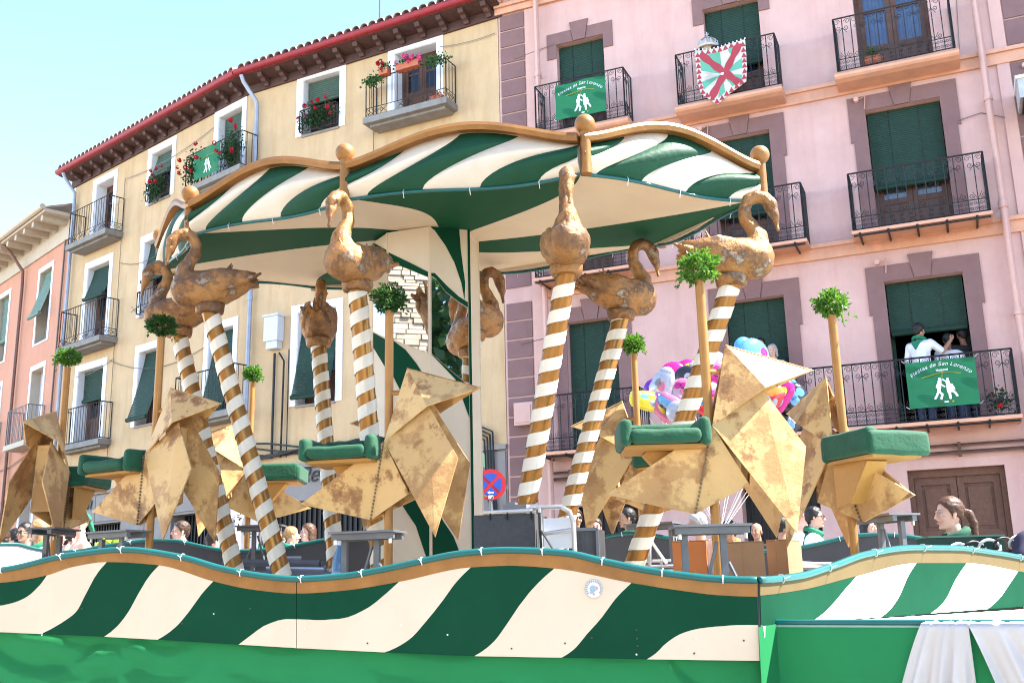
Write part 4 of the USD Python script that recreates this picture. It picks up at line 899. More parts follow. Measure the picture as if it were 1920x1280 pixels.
# ------------------------------------------------------------------ the canopy
CN = thing('carousel_canopy', 'octagonal carousel canopy with padded green and cream stripes and gold trim', 'canopy', fl(0, 0, 3.9))
KZ_H = 4.05; KZ_G = 4.24            # hose height and gold trim height at the corners
corner = [np.array(fl(a, b, 0)) for a, b in CAN]
def cpt(i): return corner[i % 8]
padg = M('green_padded_cloth', (.006, .06, .029), .55, .12, 4, .35, 26, spec=.25); padc = M('cream_padded_cloth', (.70, .62, .50), .6, .06, 3, .35, 26, stain=.25, stain_col=(.55, .38, .2))
for i in range(8):
    A, Bq = cpt(i), cpt(i + 1); L = np.linalg.norm((Bq - A)[:2]); e = (Bq - A) / np.linalg.norm(Bq - A); out = np.array([e[1], -e[0], 0]); out /= np.linalg.norm(out)
    if out @ (np.r_[FC, 0] - A) > 0: out = -out
    wave = lambda t: .17 * math.sin(math.pi * t) ** 1.4
    lo = lambda t: .0 - .0 * t
    bulge = lambda t: .0
    def zt(t): return KZ_G + wave(t) + .0
    def zb(t): return KZ_H - .015 * math.sin(math.pi * t) + .02 * math.sin(2 * math.pi * t)
    edge = thing if False else None
    # stripes: each a padded strip
    per, wd, shear = .50, .25, .42
    S = lambda h: h * h * (3 - 2 * h) * .75 + h * .25
    fas = None
    for j in range(-3, 5):
        t0 = .13 + j * wd - .0
        t0 = .08 + j * wd
        nn, mm = 9, 15; P = np.zeros((mm, nn, 3)); tt = np.zeros((mm, nn))
        for a in range(mm):
            h = a / (mm - 1)
            for b in range(nn):
                q = b / (nn - 1); t = t0 + wd * q + shear * S(h); t = min(1, max(0, t)); tt[a, b] = t
                pad = .045 * math.sin(math.pi * h) ** .7 + .030 * (math.sin(math.pi * q) ** .6) * math.sin(math.pi * min(1, max(0, h * .9 + .05)))
                zz = zb(t) + (zt(t) - zb(t)) * h; base = A + (Bq - A) * t
                P[a, b] = base + out * (pad + .005) + np.array([0, 0, zz])
        if np.ptp(tt) < 1e-3: continue
        # faces that collapse at the ends are dropped
        mb = MB(); I, Jx = np.meshgrid(np.arange(mm - 1), np.arange(nn - 1), indexing='ij'); q4 = np.stack([I * nn + Jx, I * nn + Jx + 1, (I + 1) * nn + Jx + 1, (I + 1) * nn + Jx], -1).reshape(-1, 4)
        tf = tt.reshape(-1); keep = np.ptp(tf[q4], axis=1) > 1e-6; mb.add(P.reshape(-1, 3), q4[keep])
        part(CN, 'padded_stripe', mb, padg if j % 2 == 0 else padc, smooth=True)
    # gold trim on top, backing board, hose below
    T_ = np.linspace(0, 1, 25); G = np.array([A + (Bq - A) * t + out * .03 + np.array([0, 0, zt(t) + .025]) for t in T_])
    m = MB(); prof = [(-.03, -.022), (.045, -.03), (.055, .0), (.045, .025), (-.03, .03)]
    V = np.array([[g + out * x + np.array([0, 0, y]) for x, y in prof + prof[:1]] for g in G]); m.grid(V); m.poly(V[0, :-1], -e * .001); m.poly(V[-1, :-1], e * .001); part(CN, 'gold_trim', m, goldpaint, smooth=35)
    W = np.array([[A + (Bq - A) * t + np.array([0, 0, zt(t)]) for t in T_], [A + (Bq - A) * t + np.array([0, 0, zb(t)]) for t in T_]]); part(CN, 'backing_board', MB().slab(W - out * .005, -out * .012), cream)
    hp = [A + (Bq - A) * t + out * .012 + np.array([0, 0, zb(t) - .012]) for t in T_]
    h = part(CN, 'light_hose', MB().tube(hp, .011, 6), hosem, smooth=True)
    for k in (6, 13, 20):
        m = MB(); m.tube([hp[k] + np.array([0, 0, .02]), hp[k] + out * .016, hp[k] - np.array([0, 0, .04])], .003, 3); part(h, 'cable_tie', m, white)
    # finial post and ball
    u = A + out * .0; rad = A - np.r_[FC, 0]; rad[2] = 0; rad /= np.linalg.norm(rad); c = A + rad * .05
    m = MB(); m.tube([c + [0, 0, KZ_H - .02], c + [0, 0, KZ_H + .27]], .034, 12); fp = part(CN, 'finial_post', m, goldpaint, smooth=40)
    b = trimesh.creation.icosphere(3, .064); b.apply_translation(c + [0, 0, 4.36]); part(fp, 'ball', b, goldpaint, smooth=True)
# ceiling: sixteen swirling panels
colR = [(-.06 + 1.027 * a, .185 + 1.027 * b) for a, b in ((-.36, -.10), (-.20, -.26), (.12, -.30), (.36, -.16), (.36, .10), (.20, .26), (-.12, .30), (-.36, .16))]
colP = [np.array(fl(a, b, 0)) for a, b in colR]; CZ = 4.035
def bnd(i, t, z=True):
    """boundary i runs from the column (i shifted round) to canopy corner i, curving as it goes"""
    A = np.array(CAN[i % 8]) - [-.05, .19]; sA = math.atan2(A[1] / .45, A[0]); rA = math.hypot(A[1] / .45, A[0]); ang = sA + math.radians(34) * (1 - t) ** 1.0 * (1 - .25 * t); r_ = .36 + (rA - .36) * t
    ang = sA + math.radians(36) * (1 - t ** .62)
    q = np.array([r_ * math.cos(ang) - .05, r_ * math.sin(ang) * .45 * (1 + .75 * (1 - t) ** 2) + .19])
    return fl(q[0], q[1], CZ + (KZ_H - CZ) * t)
for i in range(8):
    nn, mm = 10, 22; P = np.zeros((mm, nn, 3)); nxt = (i + 1) % 8
    for a in range(mm):
        t = a / (mm - 1); b0, b1 = bnd(i, t), bnd(i + 1, t)
        for b in range(nn):
            q = b / (nn - 1)
            # between the two boundaries along an arc that becomes the straight edge at the rim
            st = b0 + (b1 - b0) * q; P[a, b] = st
    # round the inner rows outwards
    part(CN, 'ceiling_panel', MB().slab(P, (0, 0, .012)), M('ceiling_green', (.007, .07, .032), .6, .08, 3, spec=.15) if i % 2 == 1 else cream)
m = MB(); top = [fl((a + .05) * .98 - .05, (b - .19) * .98 + .19, KZ_G + .06) for a, b in CAN]; cz_ = fl(-.05, .19, 4.42)
for i in range(8): m.add([top[i], top[(i + 1) % 8], cz_, top[i] - [0, 0, .01], top[(i + 1) % 8] - [0, 0, .01], cz_ - [0, 0, .01]], [[0, 1, 2], [5, 4, 3]])
part(CN, 'roof_cloth', m, cream)
# ------------------------------------------------------------------ the mirrored column
CO = thing('mirrored_column', 'eight sided centre column with green and cream swirls and angled mirrors', 'column', fl(0, 0, DZ))
mirror = usdkit.material(stage, '/World/Looks/mirror_glass', {'p': ('principled_bsdf', {'base_color': (.86, .88, .88), 'metallic': 1.0, 'roughness': .015})}, [], surface='p.BSDF')
ztop, zbot = CZ - .004, DZ + .03
SWIRL = {1: [('green_swirl', green, .004, [(720, 469), (770, 493), (815, 516), (815, 524.5), (770, 506), (720, 486)]), ('mirror', mirror, .006, [(720, 487), (815, 525), (815, 666), (720, 630)]),
             ('green_swirl', green, .004, [(720, 631), (734, 636), (760, 655), (780, 680), (797, 706), (812, 735), (822, 770), (822, 800), (790, 790), (760, 750), (735, 700), (720, 672)]), ('green_swirl', green, .004, [(795, 400), (798, 419), (808, 427), (818, 436), (818, 400)]),
             ('green_swirl', green, .004, [(720, 900), (750, 940), (780, 985), (805, 1060), (820, 1110), (820, 960), (790, 905), (760, 870), (720, 845)])],
         2: [('green_swirl', green, .004, [(795, 400), (798, 418), (815, 432), (835, 460), (852, 492), (865, 530), (871, 562), (872, 530), (864, 470), (861, 432), (864, 400)]),
             ('green_swirl', green, .0035, [(800, 512), (816, 521), (835, 546), (858, 564), (890, 585), (890, 575), (860, 556), (838, 536), (815, 512)]),
             ('mirror', mirror, .006, [(800, 515), (816, 523), (835, 548), (858, 566), (890, 588), (890, 733), (813, 666), (800, 655)]),
             ('green_swirl', green, .004, [(800, 657), (813, 667), (890, 734), (890, 800), (880, 783), (854, 711), (814, 669)]),
             ('green_swirl', green, .004, [(800, 930), (830, 975), (850, 1005), (866, 1045), (870, 1110), (800, 1110)])],
         0: [('green_swirl', green, .004, [(660, 440), (700, 455), (730, 472), (730, 490), (700, 476), (660, 462)]), ('mirror', mirror, .006, [(660, 463), (730, 491), (730, 634), (660, 604)]),
             ('green_swirl', green, .004, [(660, 610), (690, 618), (730, 640), (730, 700), (700, 650), (660, 622)]), ('green_swirl', green, .004, [(660, 760), (700, 800), (730, 850), (730, 910), (700, 860), (660, 810)])], 3: []}
def colf(i, t, z, off=0.0):
    A, Bq = colP[i % 8], colP[(i + 1) % 8]; e = Bq - A; o = np.array([e[1], -e[0], 0]); o /= np.linalg.norm(o)
    if o @ (np.r_[FC, 0] - A) > 0: o = -o
    q = A + e * t + o * off; return np.array([q[0], q[1], z + q[2] * 0 - TILT * 0])
for i in range(8):
    L = np.linalg.norm((colP[(i + 1) % 8] - colP[i])[:2])
    board = part(CO, 'column_board', MB().obox(colf(i, 0, zbot), colf(i, 1, zbot) - colf(i, 0, zbot), [0, 0, ztop - zbot], (colf(i, 0, 0, -.02) - colf(i, 0, 0))), cream)
    cA, cB = colf(i, 0, 0), colf(i, 1, 0); ce = (cB - cA) / L; cn = np.array([ce[1], -ce[0], 0]); cn = cn if cn @ (cA * [1, 1, 0] - np.r_[FC, 0]) > 0 else -cn
    def f3(x, y, o, cA=cA, ce=ce, cn=cn): return cA * [1, 1, 0] + np.outer(x, ce) + np.outer(o, cn) + np.outer(y, [0, 0, 1.0])
    face = sbox(0.012, zbot, L - .012, ztop - .002)
    def onface(px, cA=cA, ce=ce, cn=cn):
        q = at_plane(px[0], px[1], cA * [1, 1, 0], cn); return (float((q - cA * [1, 1, 0]) @ ce), float(q[2]))
    if i in SWIRL:
        done = None
        for nm, mt, off, pp in SWIRL[i]:
            g = Polygon([onface(q) for q in pp]).buffer(0).intersection(face)
            if not g.is_empty: part(board, nm, MB().shape2d(g.segmentize(.2), f3, off), mt)
    else:
        for kk in range(-1, 3):
            z0 = 2.2 + kk * 1.25 + .5 * (i % 3); xs = np.linspace(0, L, 8)
            g = Polygon([(x, z0 - 1.1 * x - 1.2 * x * x) for x in xs] + [(x, z0 + .45 - 1.1 * x - .6 * x * x) for x in xs[::-1]]).intersection(face)
            if not g.is_empty and g.area > .004: part(board, 'green_swirl', MB().shape2d(g, f3, .004), green)
    m = MB()
    m.tube([colf(i, 0, zbot, .004), colf(i, 0, ztop, .002)], .005 if i != 3 else .010, 6); part(board, 'corner_bead', m, green if i == 3 else cream)
# ------------------------------------------------------------------ folded paper birds, seats, topiary posts, foot rests
BL = dict(C=(.117, 0, 1.651), K=(.583, 0, 1.497), tip=(-.569, 0, .852), B=(-.107, .012, .739), N=(.001, .085, 1.195), J=(.286, .135, 1.383), R=(.473, .130, 1.064), F=(.364, .232, .615), Q=(.168, .115, .875), T=(.28, .07, 1.388))
def bp(n, side):                       # local: x forward, y left (outward side is -y)
    u, v, w = BL[n]; return np.array([u, -v if side > 0 else v, w])
TH = .009
def sheet(names, side, mb=None, inset=0.0):
    P = np.array([bp(n, side) for n in names]); nn = np.zeros(3)
    for i in range(1, len(P) - 1): nn += np.cross(P[i] - P[0], P[i + 1] - P[0])
    nn /= np.linalg.norm(nn)
    want = np.array([0, -1.0 if side > 0 else 1.0, .15])
    if nn @ want < 0: nn = -nn
    mb = mb or MB()
    # fan of triangles so that slightly twisted sheets stay closed
    k = len(P); V = np.vstack([P, P - nn * TH]); f = []
    for i in range(1, k - 1):
        a, b, c = 0, i, i + 1
        if np.cross(P[b] - P[a], P[c] - P[a]) @ nn < 0: b, c = c, b
        f += [[a, b, c], [a + k, c + k, b + k]]
    for i in range(k):
        j = (i + 1) % k; f += [[i, j, j + k], [i, j + k, i + k]]
    return mb.add(V, f)
bird_lab = {1: 'leftmost gold folded paper bird, seen from the front with its hood to the left', 2: 'second gold folded paper bird from the left, heading towards the camera', 3: 'gold folded paper bird before the mirrored column, tail to the left',
            4: 'largest gold folded paper bird with the sunlit white head', 5: 'rightmost gold folded paper bird with its tail to the right by the brown door', 6: 'gold folded paper bird behind the leaning left poles, its sunlit head facing left',
            7: 'gold folded paper bird behind the column of which only the tail tip shows', 8: 'gold folded paper bird behind the big one, facing left among the poles'}
def bush_at(px, zb=3.3):
    z = zb
    for _ in range(8):
        q = at_z(px[0], px[1], z); z = zb - TILT * float((q[:2] - FC) @ E1)
    return q
BPOS = {1: bush_at((127, 672)), 2: bush_at((296, 610)), 3: bush_at((725, 555)), 4: bush_at((1308, 497)), 5: bush_at((1556, 572)), 8: bush_at((1187, 645), 3.45), 6: bush_at((474, 700), 3.45)}
BPOS[7] = np.array([-.77, 8.25, 0]); BPOS[7][2] = 3.46 - TILT * float((BPOS[7][:2] - FC) @ E1)
BDIR = {1: -94, 2: -28, 3: -13.5, 4: -1, 5: 109, 6: 180, 7: 166, 8: 150}
ADJ = {1: (.02, -.04), 2: (.02, .02), 3: (.01, .06), 4: (.01, .03), 5: (-.01, -.05), 6: (0, 0), 7: (0, 0), 8: (0, 0)}
goldpost = M('gold_post_paint', (.40, .19, .055), .4, .15, 8, metal=.3)
bracketm = M('gold_bracket_wood', (.46, .235, .06), .6, .12, 5, .1, 40)
chainm = M('chain_steel', (.2, .15, .1), .5, .2, metal=.6)
def base_of(k):
    q = BPOS[k]; return np.array([q[0] + ADJ[k][0], q[1] + ADJ[k][1], q[2] - 2.1])
def make_bird(lab, loc, rot):
    t = thing('paper_bird', lab, 'bird figure', loc, rot, 'gold paper birds of the carousel')
    for s in (1, -1):
        hd = part(t, 'head_flap', sheet(('C', 'K', 'J'), s), birdgold, world=False); part(hd, 'neck_flap', sheet(('C', 'J', 'N'), s), birdgold, world=False)
        part(t, 'body_panel', sheet(('T', 'R', 'F', 'N'), s), birdgold, world=False)
        tl_ = part(t, 'tail_panel', sheet(('N', 'tip', 'B', 'Q'), s), birdgold, world=False)
        m = MB(); a, b = bp('N', s), bp('B', s)
        for q in np.linspace(.02, .98, 22): m.box(*[x for c, h in zip(a + (b - a) * q + np.array([0, -.004 * s, 0]), (.004, .006, .007)) for x in (c - h, c + h)])
        part(tl_, 'chain', m, chainm, world=False)
    # inner fold between the breast panels
    def inner(names):
        P = np.array([np.array(n) for n in names]); return MB().poly(P, (0, 0, .008))
    m = MB(); a, b, c, d = bp('T', 1), bp('T', -1), bp('Q', -1), bp('Q', 1)
    m.add([a * [1, .9, 1] - [.05, 0, .02], b * [1, .9, 1] - [.05, 0, .02], c, d, a * [1, .9, 1] - [.06, 0, .02], b * [1, .9, 1] - [.06, 0, .02], c - [.01, 0, 0], d - [.01, 0, 0]], [[0, 1, 2], [0, 2, 3], [4, 6, 5], [4, 7, 6]])
    part(t, 'breast_fold', m, birdgold, world=False)
    m = MB(); m.tube([(0, 0, 1.50), (.10, 0, 1.50)], .016, 6); part(t, 'head_bracket', m, goldpost, world=False); return t
def leafball(seed, r=.115, n=520):
    g = np.random.default_rng(seed); mb = MB()
    d = g.normal(size=(n, 3)); d /= np.linalg.norm(d, axis=1, keepdims=True); rad = r * (.45 + .60 * g.random(n) ** .6) * (1 + .75 * (meshkit.noise(d * 2.6 + 5, seed) - .5))
    d[:, 2] *= .85
    # sparse trailing sprigs
    for k in range(3):
        a = g.uniform(0, 6.28); 
        for q in range(7):
            i = g.integers(n); d[i] = np.array([math.cos(a), math.sin(a), -.3 - .08 * q]) + g.normal(size=3) * .06; rad[i] = r * (.95 + .07 * q)
    V, F_ = [], []
    for i in range(n):
        p_ = d[i] * rad[i]; w = d[i] + g.normal(size=3) * .7; w /= np.linalg.norm(w); s = np.cross(w, g.normal(size=3)); s /= np.linalg.norm(s)
        L, wd = g.uniform(.020, .040), g.uniform(.006, .011); up = np.cross(w, s) * .006
        V += [p_, p_ + w * L * .5 + s * wd + up, p_ + w * L, p_ + w * L * .5 - s * wd + up]; o = 4 * i; F_ += [[o, o + 1, o + 2], [o, o + 2, o + 3]]
    return MB().add(V, F_)
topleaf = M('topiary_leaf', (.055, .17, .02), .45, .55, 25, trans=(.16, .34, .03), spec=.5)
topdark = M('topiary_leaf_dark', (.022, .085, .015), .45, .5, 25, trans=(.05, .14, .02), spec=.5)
top_lab = {1: 'gold post with a small flat leaf ball before the salmon house, leftmost of them', 2: 'gold post with a dark drooping leaf ball beside the half hidden swan', 3: 'gold post with a round dark leaf ball in front of the mirrors', 4: 'gold post with a bright leaf ball beside the rightmost swan',
           5: 'gold post with a leaf ball standing alone before the pink wall at the right', 6: 'short looking gold post with a leaf ball before the grey junction box', 7: 'gold post with a leaf ball hidden behind the mirrored column', 8: 'gold post with a leaf ball between the two leaning poles'}
def topiary(k):
    b = base_of(k); t = thing('topiary_post', top_lab[k], 'topiary', b, 0, 'leaf balls on gold posts')
    m = MB(); m.tube([(0, 0, -.26), (0, 0, 2.02)], .0265, 12); part(t, 'post', m, goldpost, smooth=40, world=False)
    mb = leafball(k * 7 + 1, (.08, .082, .090, .089, .094, .090, .072, .08, .077)[k], 850); v, f = mb.mesh(); v = v * np.array([1.0, 1.0, .82 if k in (1, 2) else 1.0]) + [0, 0, 2.10]
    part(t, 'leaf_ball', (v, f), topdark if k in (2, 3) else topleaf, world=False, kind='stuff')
def puff(x0, x1, y0, y1, z0, z1, r, noise=.012, seed=0, edge=.045):
    b = Manifold.batch_hull([Manifold.sphere(r, 14).translate([x, y, z]) for x in (x0 + r, x1 - r) for y in (y0 + r, y1 - r) for z in (z0 + r, z1 - r)])
    return organic(b, edge, 2, noise, 11, seed)
seat_lab = {1: 'green upholstered seat beside the leftmost gold bird, half hidden behind it', 2: 'green upholstered open seat left of the second gold bird', 3: 'green upholstered open seat with side rolls left of the bird before the mirrors', 4: 'green upholstered seat with a sunlit cushion left of the largest bird',
            5: 'green box seat jutting to the right of the rightmost bird', 6: 'bright green satin seat back between the left poles above the shop sign', 7: 'green satin seat back peeping out right of the mirrored column', 8: 'green seat hidden below the largest bird, only its corner shows'}
def make_seat(k):
    b = base_of(k); t = thing('rider_seat', seat_lab[k], 'seat', b, BDIR[k], 'green seats beside the birds')
    x0, x1, z0 = -.50, -.02, 1.085; fab = satin2
    part(t, 'cushion', puff(x0 + .055, x1 - .055, -.22, .16, z0 + .01, z0 + .085, .03, .012, 1), fab, smooth=True, world=False)
    part(t, 'side_roll', puff(x0, x0 + .066, -.22, .20, z0, z0 + .14, .03, .016, 2), fab, smooth=True, world=False)
    part(t, 'side_roll', puff(x1 - .066, x1, -.20, .20, z0, z0 + .15, .03, .016, 3), fab, smooth=True, world=False)
    part(t, 'backrest', puff(x0 + .02, x1 - .02, .12, .205, z0 + .01, z0 + .16, .03, .014, 4), fab, smooth=True, world=False)
    m = MB(); m.box(x0 + .03, x1 - .03, -.16, .17, z0 - .012, z0 + .006); part(t, 'seat_board', m, bracketm, world=False)
    m = MB()
    for y in (-.015, .11): m.poly([(x0 + .15, y, z0 - .013), (x1 - .02, y, z0 - .013), (x1 - .02, y, z0 - .26), (x1 - .14, y, z0 - .24)], (0, .016, 0))
    m.poly([(x0 + .15, -.015, z0 - .014), (x0 + .15, .125, z0 - .014), (x1 - .14, .125, z0 - .24), (x1 - .14, -.015, z0 - .24)], (-.008, 0, -.008)); part(t, 'bracket', m, bracketm, world=False)
rest_lab = {1: 'dark steel foot rest below the leftmost gold bird', 2: 'dark steel foot rest below the second gold bird', 3: 'grey steel foot rest below the bird before the mirrors', 4: 'grey steel foot rest with bracing below the largest bird', 5: 'grey steel foot rest on two legs before the brown street door', 6: 'pale steel foot rest behind the leaning left poles', 7: 'steel foot rest behind the mirrored column', 8: 'steel foot rest behind the largest bird near the orange carton'}
def make_rest(k, loc, rot):
    t = thing('foot_rest', rest_lab[k], 'foot rest', loc, rot, 'steel foot rests below the seats')
    m = MB(); m.box(-.19, .19, -.11, .11, .588, .60); part(t, 'tread', m, steel, world=False)
    m = MB(); m.box(-.18, .18, -.09, -.06, .555, .587); m.box(-.18, .18, .05, .08, .555, .587); part(t, 'tread_rail', m, steel, world=False)
    for x in (-.13, .06):
        m = MB(); m.box(x - .016, x + .016, -.03, .0, -.2, .555); part(t, 'leg', m, steel, world=False)
    for a_, b_ in (((-.10, .10), (.03, .52)), ((.08, .42), (.24, .05))):
        m = MB(); m.tube([(a_[0], -.015, a_[1]), (b_[0], -.015, b_[1])], .009, 5); part(t, 'brace', m, steel, world=False)
    for x in (-.16, .16):
        m = MB(); m.tube([(x, -.075, .53), (x, -.075, .555)], .010, 6); part(t, 'bolt', m, chrome, world=False)
    return t
protoB = protoR = None
REST_PX = {1: (100, 992, 7.5), 2: (222, 997, 6.9), 3: (690, 998, 5.85), 4: (1330, 986, 5.2), 5: (1657, 967, 6.35), 6: (490, 986, 8.6), 8: (1225, 982, 7.7)}
for k in (3, 1, 2, 4, 5, 6, 7, 8):
    b = base_of(k); ca, sa = math.cos(math.radians(BDIR[k])), math.sin(math.radians(BDIR[k])); o = 0
    loc = b + o
    if protoB is None: protoB = make_bird(bird_lab[k], loc, BDIR[k])
    else: dup(protoB, loc, BDIR[k], bird_lab[k])
    make_seat(k)
    if k != 7: topiary(k)
    if k in REST_PX: rl = at_y(*REST_PX[k]) - np.array([0, 0, .595])
    outw = np.array([sa, -ca, 0]); fwd = np.array([ca, sa, 0])
    if k not in REST_PX: rl = b + outw * .40 - fwd * .3; rl[2] = fz(rl[0], rl[1], DZ)
    if k == 7: continue
    if protoR is None: protoR = make_rest(k, rl, BDIR[k])
    else: dup(protoR, rl, BDIR[k], rest_lab[k])
# ------------------------------------------------------------------ people
SK = {k: M('skin_' + k, c, .55, .06, 14, .06, 60, spec=.3) for k, c in dict(fair=(.60, .36, .27), tan=(.42, .22, .14), pink=(.62, .33, .26), brown=(.27, .13, .08)).items()}
HAIR = {k: M('hair_' + k, c, .5, .3, 40, .3, 90) for k, c in dict(black=(.012, .009, .008), brown=(.05, .025, .014), chestnut=(.07, .03, .014), blond=(.30, .17, .07), grey=(.34, .33, .33), white=(.62, .6, .58)).items()}
CL = {k: M('cloth_' + k, c, .85, .06, 8, .15, 40) for k, c in dict(white=(.72, .72, .76), lilac=(.40, .38, .60), purple=(.10, .03, .16), green=(.012, .16, .085), blue=(.22, .38, .58), magenta=(.30, .03, .18), black=(.015, .015, .018), jeans=(.05, .07, .14), grey=(.45, .45, .48), yellow=(.5, .36, .05), check=(.42, .33, .36), darkgreen=(.01, .07, .04), lightblue=(.3, .38, .5)).items()}
eye_w = M('eye_white', (.38, .36, .34), .3); eye_d = M('eye_dark', (.02, .012, .01), .25); lens = M('sunglass_lens', (.01, .01, .012), .12, spec=.6); lipm = M('lip', (.38, .12, .10), .5)
def ell(c, r, seg=22): return Manifold.sphere(1.0, seg).scale([float(q) for q in r]).translate([float(q) for q in c])
def head_mesh(fem=False):
    """origin at the base of the skull's centre, looking along +x; about .235 tall"""
    H = Manifold.batch_hull([ell((-.01, 0, .045), (.095, .076, .085)), ell((.028, 0, .0), (.066, .062, .07)), ell((.055, 0, -.085), (.028, .03, .022)), ell((.005, 0, -.06), (.055, .054, .05))])
    nose = Manifold.batch_hull([ell((.098, 0, .022), (.006, .008, .008), 10), ell((.112, 0, -.018), (.012, .013, .010), 10), ell((.09, 0, -.02), (.01, .018, .008), 10)])
    brow = Manifold.batch_hull([ell((.084, y, .034), (.012, .016, .008), 10) for y in (-.03, .03)])
    cheek = [ell((.07, s * .036, -.02), (.02, .02, .02), 12) for s in (-1, 1)]
    lips = [Manifold.batch_hull([ell((.087, y, -.052 + d), (.008, .007, .0045), 8) for y in (-.018, .018)] + [ell((.094, 0, -.052 + d), (.007, .01, .005), 8)]) for d in (.004, -.006)]
    chin = ell((.078, 0, -.09), (.016, .02, .014), 12)
    ears = [Manifold.batch_hull([ell((-.005, s * .078, .012), (.016, .008, .022), 10), ell((.003, s * .075, -.022), (.010, .007, .012), 10)]) for s in (-1, 1)]
    sock = [ell((.102, s * .031, .014), (.014, .014, .009), 12) for s in (-1, 1)]
    b = Manifold.batch_boolean([H, nose, brow, *cheek, *lips, chin, *ears], m3.OpType.Add)
    b = b - Manifold.batch_boolean(sock, m3.OpType.Add)
    return b
HEADM = head_mesh()
def hair_mesh(style, seed=0):
    cap = ell((-.014, 0, .052), (.107, .09, .098), 28)
    n_ = np.array([-.832, 0, .5547]); cap = cap.trim_by_plane([float(q) for q in n_], float(n_ @ np.array([-.01, 0, -.036]))) if style != 'bald' else cap
    L = [cap]
    if style == 'short': L.append(Manifold.batch_hull([ell((-.07, 0, .0), (.045, .066, .05)), ell((-.065, 0, -.045), (.03, .05, .02))]))
    if style == 'bob': L += [Manifold.batch_hull([ell((-.03, s * .075, .04), (.05, .02, .03)), ell((-.02, s * .08, -.08), (.045, .022, .03))]) for s in (-1, 1)] + [Manifold.batch_hull([ell((-.08, 0, .03), (.04, .07, .05)), ell((-.08, 0, -.09), (.035, .07, .03))])]
    if style == 'long': L += [Manifold.batch_hull([ell((-.03, s * .072, .04), (.05, .025, .03)), ell((-.01, s * .085, -.22), (.03, .022, .05))]) for s in (-1, 1)] + [Manifold.batch_hull([ell((-.08, 0, .03), (.04, .07, .05)), ell((-.07, 0, -.25), (.03, .07, .04))])]
    if style == 'pony': L += [ell((-.115, 0, .03), (.028, .03, .03)), chain([(-.115, 0, .03, .026), (-.16, 0, .01, .034), (-.185, .005, -.06, .034), (-.18, .012, -.13, .026), (-.20, .016, -.19, .012)], 12), Manifold.batch_hull([ell((-.06, 0, .0), (.045, .068, .04)), ell((-.1, 0, .03), (.02, .03, .02))])]
    if style == 'bald': L = [Manifold.batch_hull([ell((-.075, 0, -.02), (.035, .072, .035)), ell((-.06, 0, -.05), (.03, .06, .02))])]
    m = organic(Manifold.batch_boolean(L, m3.OpType.Add), .014, 2, .014 if style != 'bald' else .006, 42, seed); return m
def shoulders(fem, sit=False, arm=None):
    """body from the neck down, standing at z = 0 with the neck joint at z = 1.44 (scaled later), facing +x"""
    w = .165 if fem else .195
    trunk = chain([(0, 0, .96, .13), (0, 0, 1.12, .125), (0, 0, 1.30, .135)], 18).scale([.82, 1.15, 1])
    chest = Manifold.batch_hull([ell((.0, s * w * .62, 1.33), (.10, .08, .10)) for s in (-1, 1)] + [ell((0, s * w, 1.38), (.055, .055, .05)) for s in (-1, 1)])
    neck = chain([(-.012, 0, 1.38, .075), (.0, 0, 1.46, .055), (.012, 0, 1.54, .054)], 16)
    legs = [chain([(0, s * .09, .93, .105), (.01, s * .095, .50, .062), (-.01, s * .095, .09, .042), (.10, s * .10, .035, .036)], 14) for s in (-1, 1)]
    A = []
    for s in (-1, 1):
        if arm and arm[0] == s: pts = arm[1]
        else: pts = [(0, s * w, 1.38), (-.03, s * (w + .055), 1.11), (.06, s * (w + .04), .87)]
        el, wr = np.array(pts[1]), np.array(pts[2]); d = (wr - el) / np.linalg.norm(wr - el)
        sh = chain([(*pts[0], .056), (*pts[1], .042), (*pts[2], .028)], 14); A.append(sh)
        palm = Manifold.batch_hull([Manifold.sphere(.024, 10).translate([float(q) for q in wr + d * .02]), Manifold.sphere(.03, 10).scale([1, .6, 1]).translate([float(q) for q in wr + d * .075])]); A.append(palm)
        side = np.cross(d, [0, 1, 0]); side /= np.linalg.norm(side) + 1e-9
        for k, ln in enumerate((.062, .072, .067, .052)):
            o = wr + d * .085 + side * (k - 1.5) * .017; A.append(chain([(*o, .0085), (*(o + d * ln * .55 + np.array([0, -s * .006, 0])), .008), (*(o + d * ln + np.array([0, -s * .02, 0])), .0065)], 8))
        o = wr + d * .03 + side * .03; A.append(chain([(*o, .011), (*(o + d * .03 + side * .022), .009), (*(o + d * .06 + side * .026), .0075)], 8))
    return trunk, chest, neck, legs, A
